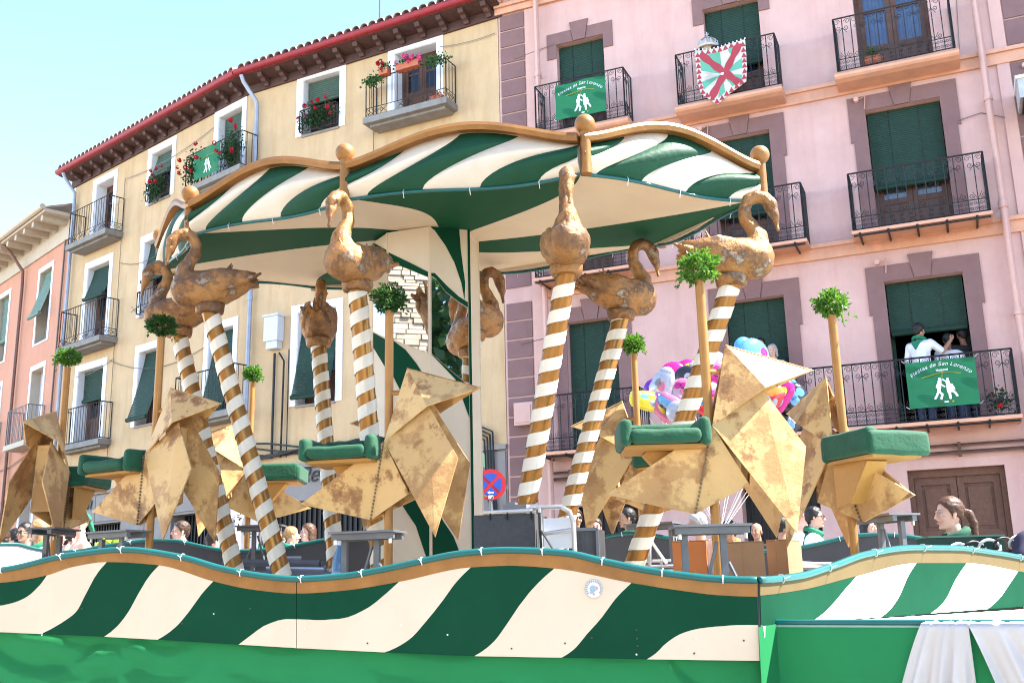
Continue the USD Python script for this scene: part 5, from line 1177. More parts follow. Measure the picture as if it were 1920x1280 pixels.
def person(label, px, depth, face_deg, hair='brown', style='short', skin='fair', shirt='white', scarf=None, glasses=False, fem=False, tilt=0, feet=None, bare=False, cap=None, head_h=None, arm=None, group=None, extra=None, pants='jeans', seat=None, beard=False):
    hc = at_y(px[0], px[1], depth)                                     # centre of the head
    gz = ground_z(hc[1]) if feet is None else feet
    k = (hc[2] - gz) / 1.615 if seat is None else 1.0
    k = float(np.clip(k, .86, 1.12)); foot = np.array([hc[0], hc[1], hc[2] - 1.615 * k])
    t = thing('person', label, 'person', foot, face_deg, group)
    trunk, chest, neck, legs, A = shoulders(fem, arm=arm)
    head = HEADM.rotate([0, tilt, 0]).translate([.03, 0, 1.615])
    body = organic(Manifold.batch_boolean([trunk, chest, neck, *legs, *A], m3.OpType.Add), .035, 3)
    hm = organic(head, .012, 1)
    q = Manifold.batch_boolean([trunk, chest, neck, *legs, *A, head], m3.OpType.Add)
    q = q.refine_to_length(.028); g = q.to_mesh(); bm = trimesh.Trimesh(g.vert_properties[:, :3], g.tri_verts, process=True)
    w0 = bm.vertices.copy(); trimesh.smoothing.filter_taubin(bm, lamb=.5, nu=.53, iterations=3)
    blend = np.clip((w0[:, 2] - 1.50) / .04, 0, 1)[:, None]; bm.vertices = bm.vertices * (1 - .75 * blend) + w0 * .75 * blend
    S_ = lambda m: (np.asarray(m.vertices) * k, m.faces)
    bd = part(t, 'body', S_(bm), SK[skin], smooth=True, world=False)
    if not bare:
        arms = []
        for s in (-1, 1):
            p3 = arm[1] if arm and arm[0] == s else [(0, s * (.165 if fem else .195), 1.38), (-.03, s * ((.165 if fem else .195) + .055), 1.11)]
            a0, a1 = np.array(p3[0]), np.array(p3[1]); a1 = a0 + (a1 - a0) * .85; arms.append(chain([(*a0, .068), (*a1, .060)], 14))
        sh = Manifold.batch_boolean([chain([(0, 0, .86, .145), (0, 0, 1.12, .136), (0, 0, 1.30, .147)], 18).scale([.85, 1.17, 1]), Manifold.batch_hull([ell((.0, s * .12, 1.33), (.112, .09, .112)) for s in (-1, 1)] + [ell((0, s * (.165 if fem else .195), 1.375), (.066, .066, .06)) for s in (-1, 1)]), *arms], m3.OpType.Add)
        sh = sh - Manifold.cylinder(.2, .062, .075, 18).translate([.01, 0, 1.405])
        part(t, 'shirt', S_(organic(sh, .04, 3, .014, 13, int(px[0]))), CL[shirt], smooth=True, world=False)
    tr = Manifold.batch_boolean([chain([(0, s * .09, .93, .118), (.01, s * .095, .50, .078), (-.01, s * .095, .10, .062)], 14) for s in (-1, 1)] + [ell((0, 0, .93), (.13, .18, .1))], m3.OpType.Add)
    part(t, 'trousers', S_(organic(tr, .05, 2, .01, 12, 3)), CL[pants], smooth=True, world=False)
    def up(m): m.apply_transform(trimesh.transformations.rotation_matrix(math.radians(tilt), [0, 1, 0])); m.apply_translation([.03, 0, 1.615]); return m
    if hair: part(t, 'hair', S_(up(hair_mesh(style, int(px[0])))), HAIR[hair], smooth=True, world=False)
    if cap:
        c_ = Manifold.batch_hull([ell((-.018, 0, .06), (.112, .093, .092), 24)]) - Manifold.cube([.4, .4, .2], True).translate([0, 0, -.055])
        kn = Manifold.batch_hull([ell((-.115, 0, .03), (.03, .03, .025)), ell((-.15, 0, -.07), (.018, .05, .02))]); part(t, 'headscarf', S_(up(organic(c_ + kn, .02, 1, .01, 25, 1))), CL[cap], smooth=True, world=False)
    for s in (-1, 1):
        e = trimesh.creation.icosphere(2, .0098); e.apply_translation([.0815, s * .031, .014]); ep = part(t, 'eye', S_(up(e)), eye_w, smooth=True, world=False)
        e = trimesh.creation.icosphere(1, .0064); e.apply_translation([.0868, s * .031, .014]); part(ep, 'iris', S_(up(e)), eye_d, smooth=True, world=False)
        e = trimesh.creation.icosphere(2, 1.0); e.apply_scale([.005, .017, .0035]); e.apply_translation([.094, s * .031, .038]); part(t, 'eyebrow', S_(up(e)), HAIR[hair or 'brown'], smooth=True, world=False)
    e = trimesh.creation.icosphere(2, 1.0); e.apply_scale([.006, .02, .006]); e.apply_translation([.0965, 0, -.052]); part(t, 'mouth', S_(up(e)), lipm, smooth=True, world=False)
    if beard:
        bb = Manifold.batch_hull([ell((.062, 0, -.085), (.034, .04, .03)), ell((.03, 0, -.05), (.055, .064, .04))]); part(t, 'beard', S_(up(organic(bb, .015, 1, .008, 40, 3))), HAIR[hair], smooth=True, world=False)
    if glasses:
        m = MB(); zz = .016 if glasses == 1 else .10; xo = 0 if glasses == 1 else -.045
        for s in (-1, 1):
            l_ = trimesh.creation.icosphere(2, 1.0); l_.apply_scale([.006, .026, .019]); l_.apply_translation([.108 + xo, s * .031, zz]); m.tm(l_)
            m.tube([(.105 + xo, s * .056, zz + .006), (.0 + xo, s * .083, zz + .004)], .0035, 4)
        m.tube([(.11 + xo, -.01, zz + .006), (.11 + xo, .01, zz + .006)], .004, 4); v, f = m.mesh(); part(t, 'sunglasses', S_(up(trimesh.Trimesh(v, f, process=False))), lens, smooth=True, world=False)
    if scarf:
        g = np.linspace(0, 2 * np.pi, 22); m = MB(); m.tube([(.005 + .085 * math.cos(a), .092 * math.sin(a), 1.468 - .035 * math.cos(a)) for a in g], .034, 8, False); v, f = m.mesh()
        tri = Manifold.batch_hull([ell((-.075, y, 1.43), (.022, .02, .02), 10) for y in (-.09, .09)] + [ell((-.135, 0, 1.29), (.012, .012, .012), 10)])
        fr = Manifold.batch_hull([ell((.085, 0, 1.42), (.02, .03, .02), 10), ell((.125, .012, 1.28), (.012, .035, .02), 10)])
        q = organic(tri + fr, .03, 1); m = MB(); m.add(v, f); m.tm(q); part(t, 'neckerchief', S_(trimesh.Trimesh(*m.mesh(), process=False)), CL[scarf], smooth=True, world=False)
    return t
G_ = 'onlookers across the street'
P_ = [
 ('onlooker in lilac shirt cut off by the left edge of the photo', (4, 1012), 12.8, 200, dict(hair='brown', shirt='lightblue')),
 ('onlooker in purple top with black hair next to the left edge', (30, 1010), 14.2, 160, dict(hair='black', shirt='purple')),
 ('man in sunglasses and blue shirt behind the left foot rest', (50, 1000), 13.4, 250, dict(hair='black', shirt='blue', glasses=1, skin='tan')),
 ('woman with long chestnut hair and green neckerchief behind the left foot rest', (77, 997), 11.8, 215, dict(hair='blond', style='long', shirt='white', scarf='green', fem=True)),
 ('white haired person in a white shirt behind the leftmost bird leg', (106, 1009), 12.6, 330, dict(hair='white', style='bald', shirt='white')),
 ('onlooker in purple behind the leftmost gold post', (126, 1012), 13.6, 60, dict(hair='black', shirt='purple')),
 ('bare chested man with a green headscarf looking left', (154, 984), 12.4, 215, dict(hair=None, bare=True, cap='green', skin='fair')),
 ('woman with short dark hair, sunglasses pushed up and white top', (343, 998), 12.6, 215, dict(hair='brown', style='short', shirt='white', glasses=2, fem=True)),
 ('onlooker in pale lilac shirt bending behind the rear board by the second bird', (398, 1016), 12.4, 30, dict(hair='black', shirt='lilac')),
 ('onlooker in white shirt with a green neckerchief seen from behind between the left poles', (476, 1005), 12.8, 80, dict(hair='black', shirt='white', scarf='green')),
 ('dark haired onlooker beside the blond woman by the left poles', (527, 1004), 14.6, 300, dict(hair='black', shirt='darkgreen', fem=True)),
 ('blond woman with tied hair turned to the right', (543, 1006), 14.0, 20, dict(hair='blond', style='pony', shirt='white', scarf='green', fem=True)),
 ('woman with short light brown hair looking left before the black gate', (581, 1000), 14.4, 215, dict(hair='chestnut', style='bob', shirt='white', fem=True)),
 ('man in sunglasses behind the black amplifier box', (1078, 974), 13.6, 285, dict(hair='black', shirt='green', glasses=1, skin='tan')),
 ('pink faced onlooker between the two legs of the rear gold bird', (1117, 990), 14.4, 265, dict(hair='brown', shirt='magenta', skin='pink')),
 ('dark haired man in white shirt and green neckerchief looking left', (1180, 973), 13.4, 190, dict(hair='black', shirt='white', scarf='green', skin='tan')),
 ('grey haired man behind the steel foot rest looking down left', (1313, 984), 11.2, 190, dict(hair='grey', shirt='white', skin='tan', tilt=12)),
 ('black haired onlooker with a yellow neckerchief behind the cartons', (1370, 996), 11.8, 215, dict(hair='black', shirt='lightblue', scarf='yellow', skin='brown')),
 ('man with receding hair in the dark doorway behind the cartons', (1420, 997), 14.4, 235, dict(hair='black', style='bald', shirt='black', skin='tan')),
 ('dark haired person in grey shirt turned away behind the right cartons', (1465, 988), 12.4, 30, dict(hair='black', shirt='grey', skin='tan')),
 ('face in sunglasses behind the man in the white shirt', (1496, 972), 13.6, 340, dict(hair='black', shirt='white', glasses=1, skin='pink')),
 ('stout man in white shirt, sunglasses and green neckerchief facing right', (1523, 972), 12.2, 340, dict(hair='black', shirt='white', scarf='green', glasses=1)),
 ('black haired girl in a magenta top under the rightmost foot rest', (1624, 990), 13.4, 320, dict(hair='black', style='bob', shirt='magenta', fem=True)),
 ('woman with a chestnut ponytail in profile before the brown street door', (1787, 966), 8.25, 186, dict(hair='chestnut', style='pony', shirt='white', scarf='darkgreen', fem=True)),
]
for lab, px, dep, fd, kw in P_: person(lab, px, dep, fd, group=None, **kw)
# on the balconies
bz1 = levels[1][0]
def on_balcony(lab, s, o, fd, h, **kw):
    q = FP.p(s, o, bz1 + h); p2 = q - CAM; x = 960 + FPX * (p2 @ _r) / (p2 @ _fw); y = 640 - FPX * (p2 @ _u) / (p2 @ _fw)
    return person(lab, (x, y), q[1], fd, feet=bz1, **kw)
on_balcony('man in white shirt with a green neckerchief seen from behind on the long balcony', -1.38, .12, 35, 1.57, hair='black', shirt='white', scarf='green', skin='tan', arm=(-1, [(0, -.195, 1.38), (.17, -.30, 1.22), (.36, -.34, 1.42)]))
on_balcony('person in white shirt bending in the dark balcony room', -.95, -.15, 75, 1.42, hair='black', shirt='white', skin='brown')
on_balcony('person in dark clothes at the right of the open balcony room', -.72, -.25, 95, 1.5, hair='black', shirt='black', skin='brown')
on_balcony('bearded man in checked shirt at the balcony behind the balloons', -3.95, .1, 250, 1.62, hair='black', shirt='check', skin='tan', beard=True)
on_balcony('old grey haired woman at the balcony behind the balloons', -3.72, .32, 250, 1.45, hair='grey', style='bob', shirt='check', fem=True)
# ------------------------------------------------------------------ cloths and flowers on the balconies
flagg = M('flag_green', (.008, .135, .052), .75, .08, 3)
printw = M('print_white', (.75, .76, .82), .8, .03); printy = M('print_yellow', (.35, .33, .03), .8, .05); printr = M('print_red', (.32, .035, .05), .8, .08, 6); printg = M('print_mint', (.10, .32, .22), .8, .08, 6); printc = M('print_cream', (.50, .45, .39), .8, .06, 6)
def caps(*segs): return unary_union([LineString(s[0]).buffer(s[1]) for s in segs])
def dancers():
    a = caps(([(.0, .0), (.02, .12)], .035), ([(.02, .12), (.03, .15)], .03), ([(0, .0), (-.01, -.06)], .034), ([(-.01, -.06), (.045, -.12), (.02, -.2)], .02), ([(-.02, -.06), (-.05, -.13), (-.085, -.19)], .02), ([(.01, .1), (.07, .04), (.1, .02)], .014), ([(.02, .1), (-.03, .06), (-.04, .02)], .016)).union(Point(.025, .175).buffer(.026))
    b = caps(([(0, .0), (-.02, .1)], .038), ([(-.02, .1), (-.08, .14), (-.1, .16)], .013), ([(0, .0), (.0, -.07)], .04), ([(-.01, -.07), (-.0, -.2)], .024), ([(.02, -.06), (.09, -.11), (.12, -.17)], .02), ([(.03, .05), (.08, -.02), (.085, -.05)], .014)).union(Point(-.015, .155).buffer(.026)).union(Polygon([(-.05, .06), (.06, .06), (.1, -.06), (-.05, -.1)]))
    return affinity.translate(a, -.085, 0), affinity.translate(b, .095, 0)
def festival_flag(label, f, s0, s1, z0, z1, o, text=True, sag=.0, skew=0.0, mirror=1):
    w, h = s1 - s0, z1 - z0
    # u runs left to right as seen from the street
    right = f.d * mirror; oL = f.p(s0 if mirror > 0 else s1, 0, 0)
    def off(u, v): return o + .018 * np.sin(u * 9 + 2 * v) + .013 * np.sin(v * 11 + 5 * u)
    def f3(x, y, k):
        u, v = x / w, y / h; z = z0 + y + skew * (u - .5) - sag * 4 * u * (1 - u)
        return oL + np.outer(x, right) + np.outer(off(u, v) + k, f.n) + np.outer(z, [0, 0, 1.0])
    t = thing('festival_flag', label, 'flag', f.p((s0 + s1) / 2, o, z0))
    U, Vv = np.meshgrid(np.linspace(0, w, 30), np.linspace(0, h, 16), indexing='ij'); P = f3(U.ravel(), Vv.ravel(), np.zeros(U.size)).reshape(30, 16, 3)
    part(t, 'cloth', MB().slab(P, -f.n * .003), flagg, smooth=True)
    k = h / 1.0; cx, cy = w * .52, h * .40
    for d in dancers():
        d = affinity.translate(affinity.scale(d, h * 1.12, h * 1.12, origin=(0, 0)), cx, cy); part(t, 'dancer_print', MB().shape2t(d, lambda x, y, q: f3(x, y, q + .004), .002), printw)
    lines = unary_union([LineString([(cx, h * .74), (cx + dx * h, h * (.74 + dy))]).segmentize(.04).buffer(.006 * h) for dx, dy in ((-.42, -.10), (-.02, -.17), (.36, -.06))]); part(t, 'ribbon_print', MB().shape2d(lines, lambda x, y, q: f3(x, y, q + .004), .002), printy)
    if text:
        R = w * .62; yc = h * .88 - R; tx = 'Fiestas de San Lorenzo'; m = MB(); adv = []
        hh = h * .075
        for ch in tx: adv.append(hh * .45 if ch == ' ' else (meshkit.text_mesh(ch, hh, .001).bounds[1][0] + hh * .16))
        tot = sum(adv); a = math.pi / 2 + tot / 2 / R
        for ch, ad in zip(tx, adv):
            am = a - ad / 2 / R
            if ch != ' ':
                tm = meshkit.text_mesh(ch, hh, .001); v = tm.vertices.copy(); v[:, 0] += .3 * v[:, 1] - ad / 2 + .02 * hh; c_, s_ = math.cos(am - math.pi / 2), math.sin(am - math.pi / 2)
                x = w / 2 + R * math.cos(am) + v[:, 0] * c_ - v[:, 1] * s_; y = yc + R * math.sin(am) + v[:, 0] * s_ + v[:, 1] * c_; m.add(f3(x, y, v[:, 2] + .004), tm.faces)
            a -= ad / R
        part(t, 'lettering', m, printw)
        tm = meshkit.text_mesh('Huesca', h * .05, .001, True); v = tm.vertices; wd = tm.bounds[1][0]; part(t, 'lettering', MB().add(f3(v[:, 0] + cx - wd / 2, v[:, 1] + h * .765, v[:, 2] + .004), tm.faces), printw)
        for q, mt in ((-.09, printr), (.0, printw), (.08, printr), (.15, printy)): part(t, 'emblem_print', MB().shape2d(sbox(cx + q * h - .02 * h, h * .085, cx + q * h + .02 * h + (.04 * h if q == 0 else 0), h * .085 + .03 * h), lambda x, y, r: f3(x, y, r + .004), .002), mt)
    for u, v in ((0, h), (w, h), (0, 0), (w, 0)):
        m = MB(); q = f3(np.array([u]), np.array([v]), np.array([0.0]))[0]; m.tube([q, q + right * (.05 if u else -.05) + np.array([0, 0, .04])], .004, 3); part(t, 'string', m, printw)
    return t
festival_flag('large green festival flag with white dancers on the long balcony, right', FP, -1.62, -.60, 4.16, 4.90, .66)
festival_flag('green festival flag with dancers on the upper balcony of the pink house', FP, -7.42, -6.40, 10.36, 11.10, .56)
festival_flag('small green festival flag among geraniums on the ochre house balcony', FZ, .42, 1.42, 11.2, 11.92, .50, False, mirror=-1)
# heraldic flag
def arms_flag():
    s0, w, z1, h = -4.62, .92, 11.16, 1.05; f = FP; t = thing('heraldic_flag', 'white, mint and red flag with a ragged red diagonal cross hung over the middle balcony', 'flag', f.p(-4.2, .6, 10.2))
    shield = Polygon([(0, h), (.1 * w, h - .03), (.5 * w, h - .06), (.9 * w, h - .02), (w, h), (w, .42 * h), (.96 * w, .2 * h), (.62 * w, .06 * h), (.38 * w, -.10 * h), (.3 * w, -.06 * h), (.06 * w, .14 * h), (0, .4 * h)])
    def f3(x, y, k):
        u, v = x / w, y / h; o = .61 + .018 * np.sin(u * 7 + v * 3) + .014 * np.sin(v * 9 - 2 * u); return f.p(s0 + x, o + k, z1 - h + y)
    lay = lambda g, k, mt, nm, par: part(par, nm, MB().shape2t(g, lambda x, y, q: f3(x, y, q * .5 + k), .002), mt)
    cl = lay(shield, 0, printc, 'cloth', t); inner = shield.buffer(-.085)
    c = np.array([.5 * w, .45 * h])
    fields = [Polygon([c, (0, .9 * h), (0, .62 * h)]), Polygon([c, (.12 * w, h * 1.1), (.48 * w, h * 1.1)]), Polygon([c, (w, .7 * h), (w, .46 * h)]), Polygon([c, (0, .34 * h), (0, .12 * h)]), Polygon([c, (w, .3 * h), (.8 * w, 0)]), Polygon([c, (.55 * w, -.1 * h), (.34 * w, -.2 * h)]), Point(.78 * w, .86 * h).buffer(.11)]
    for g in fields: lay(g.intersection(inner), .003, printg, 'mint_field', cl)
    arms = []
    for a, b in (((.1, .9), (.92, .1)), ((.9, .95), (.24, .0))):
        p, q = np.array(a) * [w, h], np.array(b) * [w, h]; d = (q - p) / np.linalg.norm(q - p); n = np.array([-d[1], d[0]]); L = np.linalg.norm(q - p); pts = []
        for sg, rng_ in ((1, range(0, 9)), (-1, range(8, -1, -1))):
            for i in rng_: pts.append(p + d * L * i / 8 + n * sg * (.052 + .022 * (i % 2)))
        arms.append(Polygon(pts).buffer(0))
    lay(unary_union(arms).intersection(inner.buffer(.03)), .006, printr, 'red_cross', cl)
    bd = shield.difference(inner)
    teeth = []
    ring = inner.buffer(.042).exterior; n = 30
    for i in range(n):
        a = ring.interpolate(i / n, normalized=True); teeth.append(Polygon([(a.x - .05, a.y - .045), (a.x + .05, a.y - .045), (a.x, a.y + .05)]))
    lay(bd.intersection(unary_union(teeth)), .003, printr, 'red_teeth', cl)
    lay(Point(*c).buffer(.03), .009, printw, 'centre_boss', cl)
    m = MB()
    for i in range(14):
        u = i / 13; m.tube([f3(np.array([u * w]), np.array([h - .0 - .06 * 4 * u * (1 - u)]), np.array([.005]))[0], f3(np.array([u * w]), np.array([h - .0 - .06 * 4 * u * (1 - u) + .03]), np.array([.0]))[0]], .012, 4)
    part(t, 'white_hem', m, printw)
arms_flag()
# crown ornament above the heraldic flag
t = thing('crown_ornament', 'small crown shaped ornament standing on the rail above the heraldic flag', 'ornament', FP.p(-4.45, .5, 11.2))
m = MB(); c = FP.p(-4.42, .42, 11.25); g = np.linspace(0, 2 * np.pi, 13)
m.tube([c + .19 * (math.cos(a) * FP.d + math.sin(a) * FP.n) for a in g], .03, 6, False); part(t, 'band', m, printc, smooth=True)
for a in g[:-1]:
    m = MB(); q = c + .19 * (math.cos(a) * FP.d + math.sin(a) * FP.n); m.tube([q, q + np.array([0, 0, .1]), c * [1, 1, 0] + [0, 0, q[2] + .19] + (q - c) * .45, c + [0, 0, .2]], .010, 5); part(t, 'arch', m, chrome)
m = MB(); m.tube([c + [0, 0, .2], c + [0, 0, .33]], .012, 5); m.tube([c + [0, 0, .28] - FP.d * .04, c + [0, 0, .28] + FP.d * .04], .01, 5); part(t, 'cross', m, chrome)
part(t, 'lining', MB().tm(trimesh.creation.icosphere(2, .15).apply_translation(c + [0, 0, .05])), printc, smooth=True)

def plant_mass(center, ext, axes, n, seed, size=(.04, .075)):
    g = np.random.default_rng(seed); V, F_ = [], []
    for i in range(n):
        q = g.normal(size=3) * .45; q = np.clip(q, -1.15, 1.15); p_ = np.asarray(center) + sum(q[k] * ext[k] * axes[k] for k in range(3))
        w = g.normal(size=3) + np.array([0, 0, .5]); w /= np.linalg.norm(w); s = np.cross(w, g.normal(size=3)); s /= np.linalg.norm(s); L = g.uniform(*size); wd = L * .42; up = np.cross(w, s) * .01
        V += [p_, p_ + w * L * .35 + s * wd, p_ + w * L + up, p_ + w * L * .35 - s * wd]; o = 4 * i; F_ += [[o, o + 1, o + 2], [o, o + 2, o + 3]]
    return MB().add(V, F_)
def bloom(c, r, seed):
    g = np.random.default_rng(seed); mb = MB()
    for i in range(16):
        d = g.normal(size=3); d /= np.linalg.norm(d); s = np.cross(d, g.normal(size=3)); s /= np.linalg.norm(s); b = np.cross(d, s); q = c + d * r * .7; k = r * .55
        mb.add([q, q + s * k + d * .006, q + b * k + d * .01, q - s * k + d * .006, q - b * k], [[0, 1, 2], [0, 2, 3], [0, 3, 4], [0, 4, 1]])
    return mb
def flowers(label, f, spots, box_, n, seed, mat=leaf_dark, blooms=9, col=petal, pot=None, name='geranium_pot', size=(.04, .075)):
    """box_: s0, s1, o0, o1, z0, z1 of the leaf mass"""
    s0, s1, o0, o1, z0, z1 = box_; c = f.p((s0 + s1) / 2, (o0 + o1) / 2, (z0 + z1) / 2); t = thing(name, label, 'plant', c)
    part(t, 'leaves', plant_mass(c, ((s1 - s0) / 2, (o1 - o0) / 2, (z1 - z0) / 2), (f.d, f.n, np.array([0, 0, 1.0])), n, seed, size), mat, kind='stuff')
    g = np.random.default_rng(seed + 50)
    for i in range(blooms):
        q = spots[i] if spots and i < len(spots) else (g.uniform(s0 - .05, s1 + .05), o1 + g.uniform(-.04, .06), z0 + (z1 - z0) * g.uniform(.35, 1.25)); part(t, 'bloom', bloom(f.p(*q), g.uniform(.04, .065), seed + i), col)
    if pot:
        m = MB(); f.box(m, s0 + .03, s1 - .03, (o0 + o1) / 2 - .08, (o0 + o1) / 2 + .08, z0 - .05, z0 + .1); part(t, 'planter', m, pot)
flowers('dark geranium with red blooms filling the upper ochre window', FY, None, (4.08, 5.05, -.02, .22, 11.76, 12.30), 900, 1)
flowers('geranium spilling from the small upper window of the ochre house', FZ, None, (3.3, 4.2, .0, .25, 11.45, 12.1), 800, 2)
flowers('geranium trailing over the left end of the flagged balcony', FZ, None, (1.2, 1.9, .3, .6, 11.15, 12.0), 600, 3, blooms=7)
flowers('geranium mass at the right end of the flagged balcony', FZ, None, (-.35, .45, .3, .58, 11.12, 12.05), 900, 4, blooms=8)
flowers('red geranium in the long terracotta trough on the topmost ochre balcony', FY, None, (1.62, 2.24, .36, .52, 12.42, 12.62), 260, 5, mat=leaf, blooms=10, col=pinkpetal, pot=terracotta)
flowers('red geranium in a round pot on the topmost ochre balcony', FY, None, (2.38, 2.66, .38, .54, 12.42, 12.65), 160, 6, mat=leaf, blooms=4, pot=terracotta)
flowers('green creeper wound along the left rail of the topmost ochre balcony', FY, None, (2.55, 3.12, .36, .54, 12.20, 12.46), 260, 7, mat=leaf, blooms=0, name='creeper')
flowers('green creeper wound along the right rail of the topmost ochre balcony', FY, None, (.95, 1.55, .36, .54, 12.26, 12.52), 260, 8, mat=leaf, blooms=0, name='creeper')
flowers('potted plant behind the rail of the topmost ochre balcony', FY, None, (1.15, 1.5, .2, .36, 11.56, 11.8), 40, 9, mat=terracotta, blooms=0, pot=terracotta)
flowers('plant with one red flower at the right end of the long balcony', FP, [(-.33, .58, 4.12)], (-.5, -.15, .4, .6, 4.0, 4.4), 160, 10, blooms=1)
flowers('small plant behind the rail of the upper right balcony', FP, None, (-1.75, -1.4, .3, .46, 10.3, 10.6), 90, 12, mat=leaf, blooms=0, pot=terracotta)
# ------------------------------------------------------------------ balloons
def balloon_mat(name, col, spec=.6): return M(name, col, .16, .08, 6, metal=.3, spec=spec, coat=.25)
bm_ = {k: balloon_mat('foil_' + k, c) for k, c in dict(magenta=(.45, .015, .20), pink=(.55, .16, .28), violet=(.14, .025, .30), yellow=(.66, .55, .03), blue=(.08, .30, .65), red=(.60, .03, .04), white=(.36, .37, .43), black=(.02, .02, .025), orange=(.72, .22, .03), sky=(.13, .34, .58)).items()}
hold = at_y(1350, 1002, 11.4)
def balloon(label, px, dep, col, r=.22, kind='round', col2=None, rot=0, group=None):
    c = at_y(px[0], px[1], dep); t = thing('foil_balloon', label, 'balloon', c, 0, group)
    s = trimesh.creation.icosphere(5, 1.0); v = s.vertices; d = v.copy()
    if kind == 'round': v = d * [1, .45, 1]
    if kind == 'fish': v = d * [1.3, .45, .62]; tl_ = np.clip(-v[:, 0] - .7, 0, 1); v[:, 2] *= 1 + 1.2 * tl_; 
    if kind == 'bell': v = d * [.8, .5, 1.1]; v[:, 0] *= 1 + .45 * np.clip(-d[:, 2], 0, 1); v[:, 2] = np.where(d[:, 2] > .75, v[:, 2] * 1.12, v[:, 2])
    if kind == 'heart': v = d * [1, .45, 1]; v[:, 2] += .35 * np.abs(d[:, 0]) - .15; v[:, 0] *= 1 - .35 * np.clip(-d[:, 2], 0, 1)
    ang = np.arctan2(d[:, 2], d[:, 0]); rim = np.exp(-(d[:, 1] / .16) ** 2); v = v * (1 + (.022 * np.sin(ang * 34) * rim)[:, None])
    rm = trimesh.transformations.rotation_matrix(math.radians(rot), [0, 1, 0])[:3, :3]; yaw = trimesh.transformations.rotation_matrix(math.radians(px[0] * 7 % 60 - 30), [0, 0, 1])[:3, :3]
    r = r * .82; v = v @ rm.T @ yaw.T * r; f = s.faces
    if col2:
        cen = d[f].mean(1); up = cen[:, 2] > .12
        b = part(t, 'foil', (v, f[~up]), bm_[col], smooth=True, world=False); part(b, 'foil_print', (v, f[up]), bm_[col2], smooth=True, world=False)
    else: b = part(t, 'foil', (v, f), bm_[col], smooth=True, world=False)
    # round printed patches
    g = np.random.default_rng(int(px[0])); 
    for k in range(3):
        q = g.uniform(-.4, .4, 2); dd = np.array([q[0], -.9, q[1]]); dd /= np.linalg.norm(dd); i = np.argsort(-(d @ dd))[:260]; sel = np.isin(f, i).all(1)
        if sel.any(): part(b, 'foil_print', (v * 1.006, f[sel]), bm_[('white', 'sky', 'pink', 'yellow', 'magenta')[g.integers(5)]], smooth=True, world=False)
    m = MB(); P = c + np.array([0, 0, -r]); t_ = np.linspace(0, 1, 6); m.tube([(P * (1 - q) + hold * q) - c for q in t_], .0025, 3); part(t, 'string', m, white, world=False)
for a in [
 ('yellow foil balloon at the lower left of the bunch', (1216, 752), 11.2, 'yellow', .22, 'fish', None, 8), ('white bell shaped foil balloon standing above the yellow one', (1243, 720), 11.3, 'white', .20, 'bell', None, 25),
 ('violet round foil balloon high on the left of the bunch', (1264, 704), 11.6, 'violet', .20, 'round', 'magenta', 0), ('black foil balloon with an orange patch beside the violet one', (1286, 708), 11.5, 'black', .17, 'round', None, 0),
 ('magenta foil balloon behind the black one', (1290, 696), 11.9, 'magenta', .18, 'round', None, 0), ('pink heart foil balloon in the middle of the left bunch', (1259, 733), 11.5, 'magenta', .17, 'heart', None, 0), ('pale printed foil balloon with an orange edge', (1279, 732), 11.25, 'white', .17, 'round', 'pink', 0),
 ('sky blue foil balloon above the seat cushion', (1262, 757), 11.1, 'sky', .17, 'fish', 'pink', 35), ('white rounded foil balloon low beside the pole', (1270, 772), 11.0, 'white', .15, 'round', None, 0), ('mauve foil balloon tilted beside the sky blue one', (1240, 765), 11.2, 'pink', .17, 'fish', 'violet', 60),
 ('orange foil balloon low behind the pole', (1258, 741), 11.7, 'orange', .16, 'round', None, 0), ('magenta round foil balloon just left of the big gold bird', (1342, 702), 11.6, 'magenta', .21, 'round', 'pink', 0), ('white printed foil balloon above the magenta one by the bird', (1344, 680), 11.9, 'white', .17, 'round', None, 0),
 ('red foil balloon low behind the gold post', (1316, 755), 11.2, 'red', .15, 'heart', None, 0), ('pale green patched foil balloon by the gold post', (1336, 738), 11.4, 'sky', .16, 'round', 'white', 0), ('big white and blue foil balloon peeping over the bird head', (1414, 668), 11.6, 'white', .26, 'round', 'sky', 0),
 ('blue edged foil balloon left of the white one over the bird head', (1396, 653), 11.9, 'blue', .17, 'round', None, 0), ('red foil balloon under the beak of the big bird', (1444, 745), 11.2, 'red', .20, 'heart', 'orange', 0), ('magenta heart foil balloon right under the beak', (1458, 740), 11.5, 'magenta', .24, 'heart', None, 0),
 ('blue round foil balloon right of the magenta heart', (1478, 724), 11.7, 'blue', .13, 'round', None, 0), ('black foil balloon at the right end of the bunch', (1488, 746), 11.6, 'black', .22, 'round', None, 0), ('dark foil balloon below the black one beside the rear bird', (1482, 785), 11.8, 'black', .22, 'heart', None, 0), ('dark violet foil balloon at the far left of the bunch', (1228, 730), 11.8, 'violet', .16, 'round', None, 0)]:
    balloon(*a[:8])
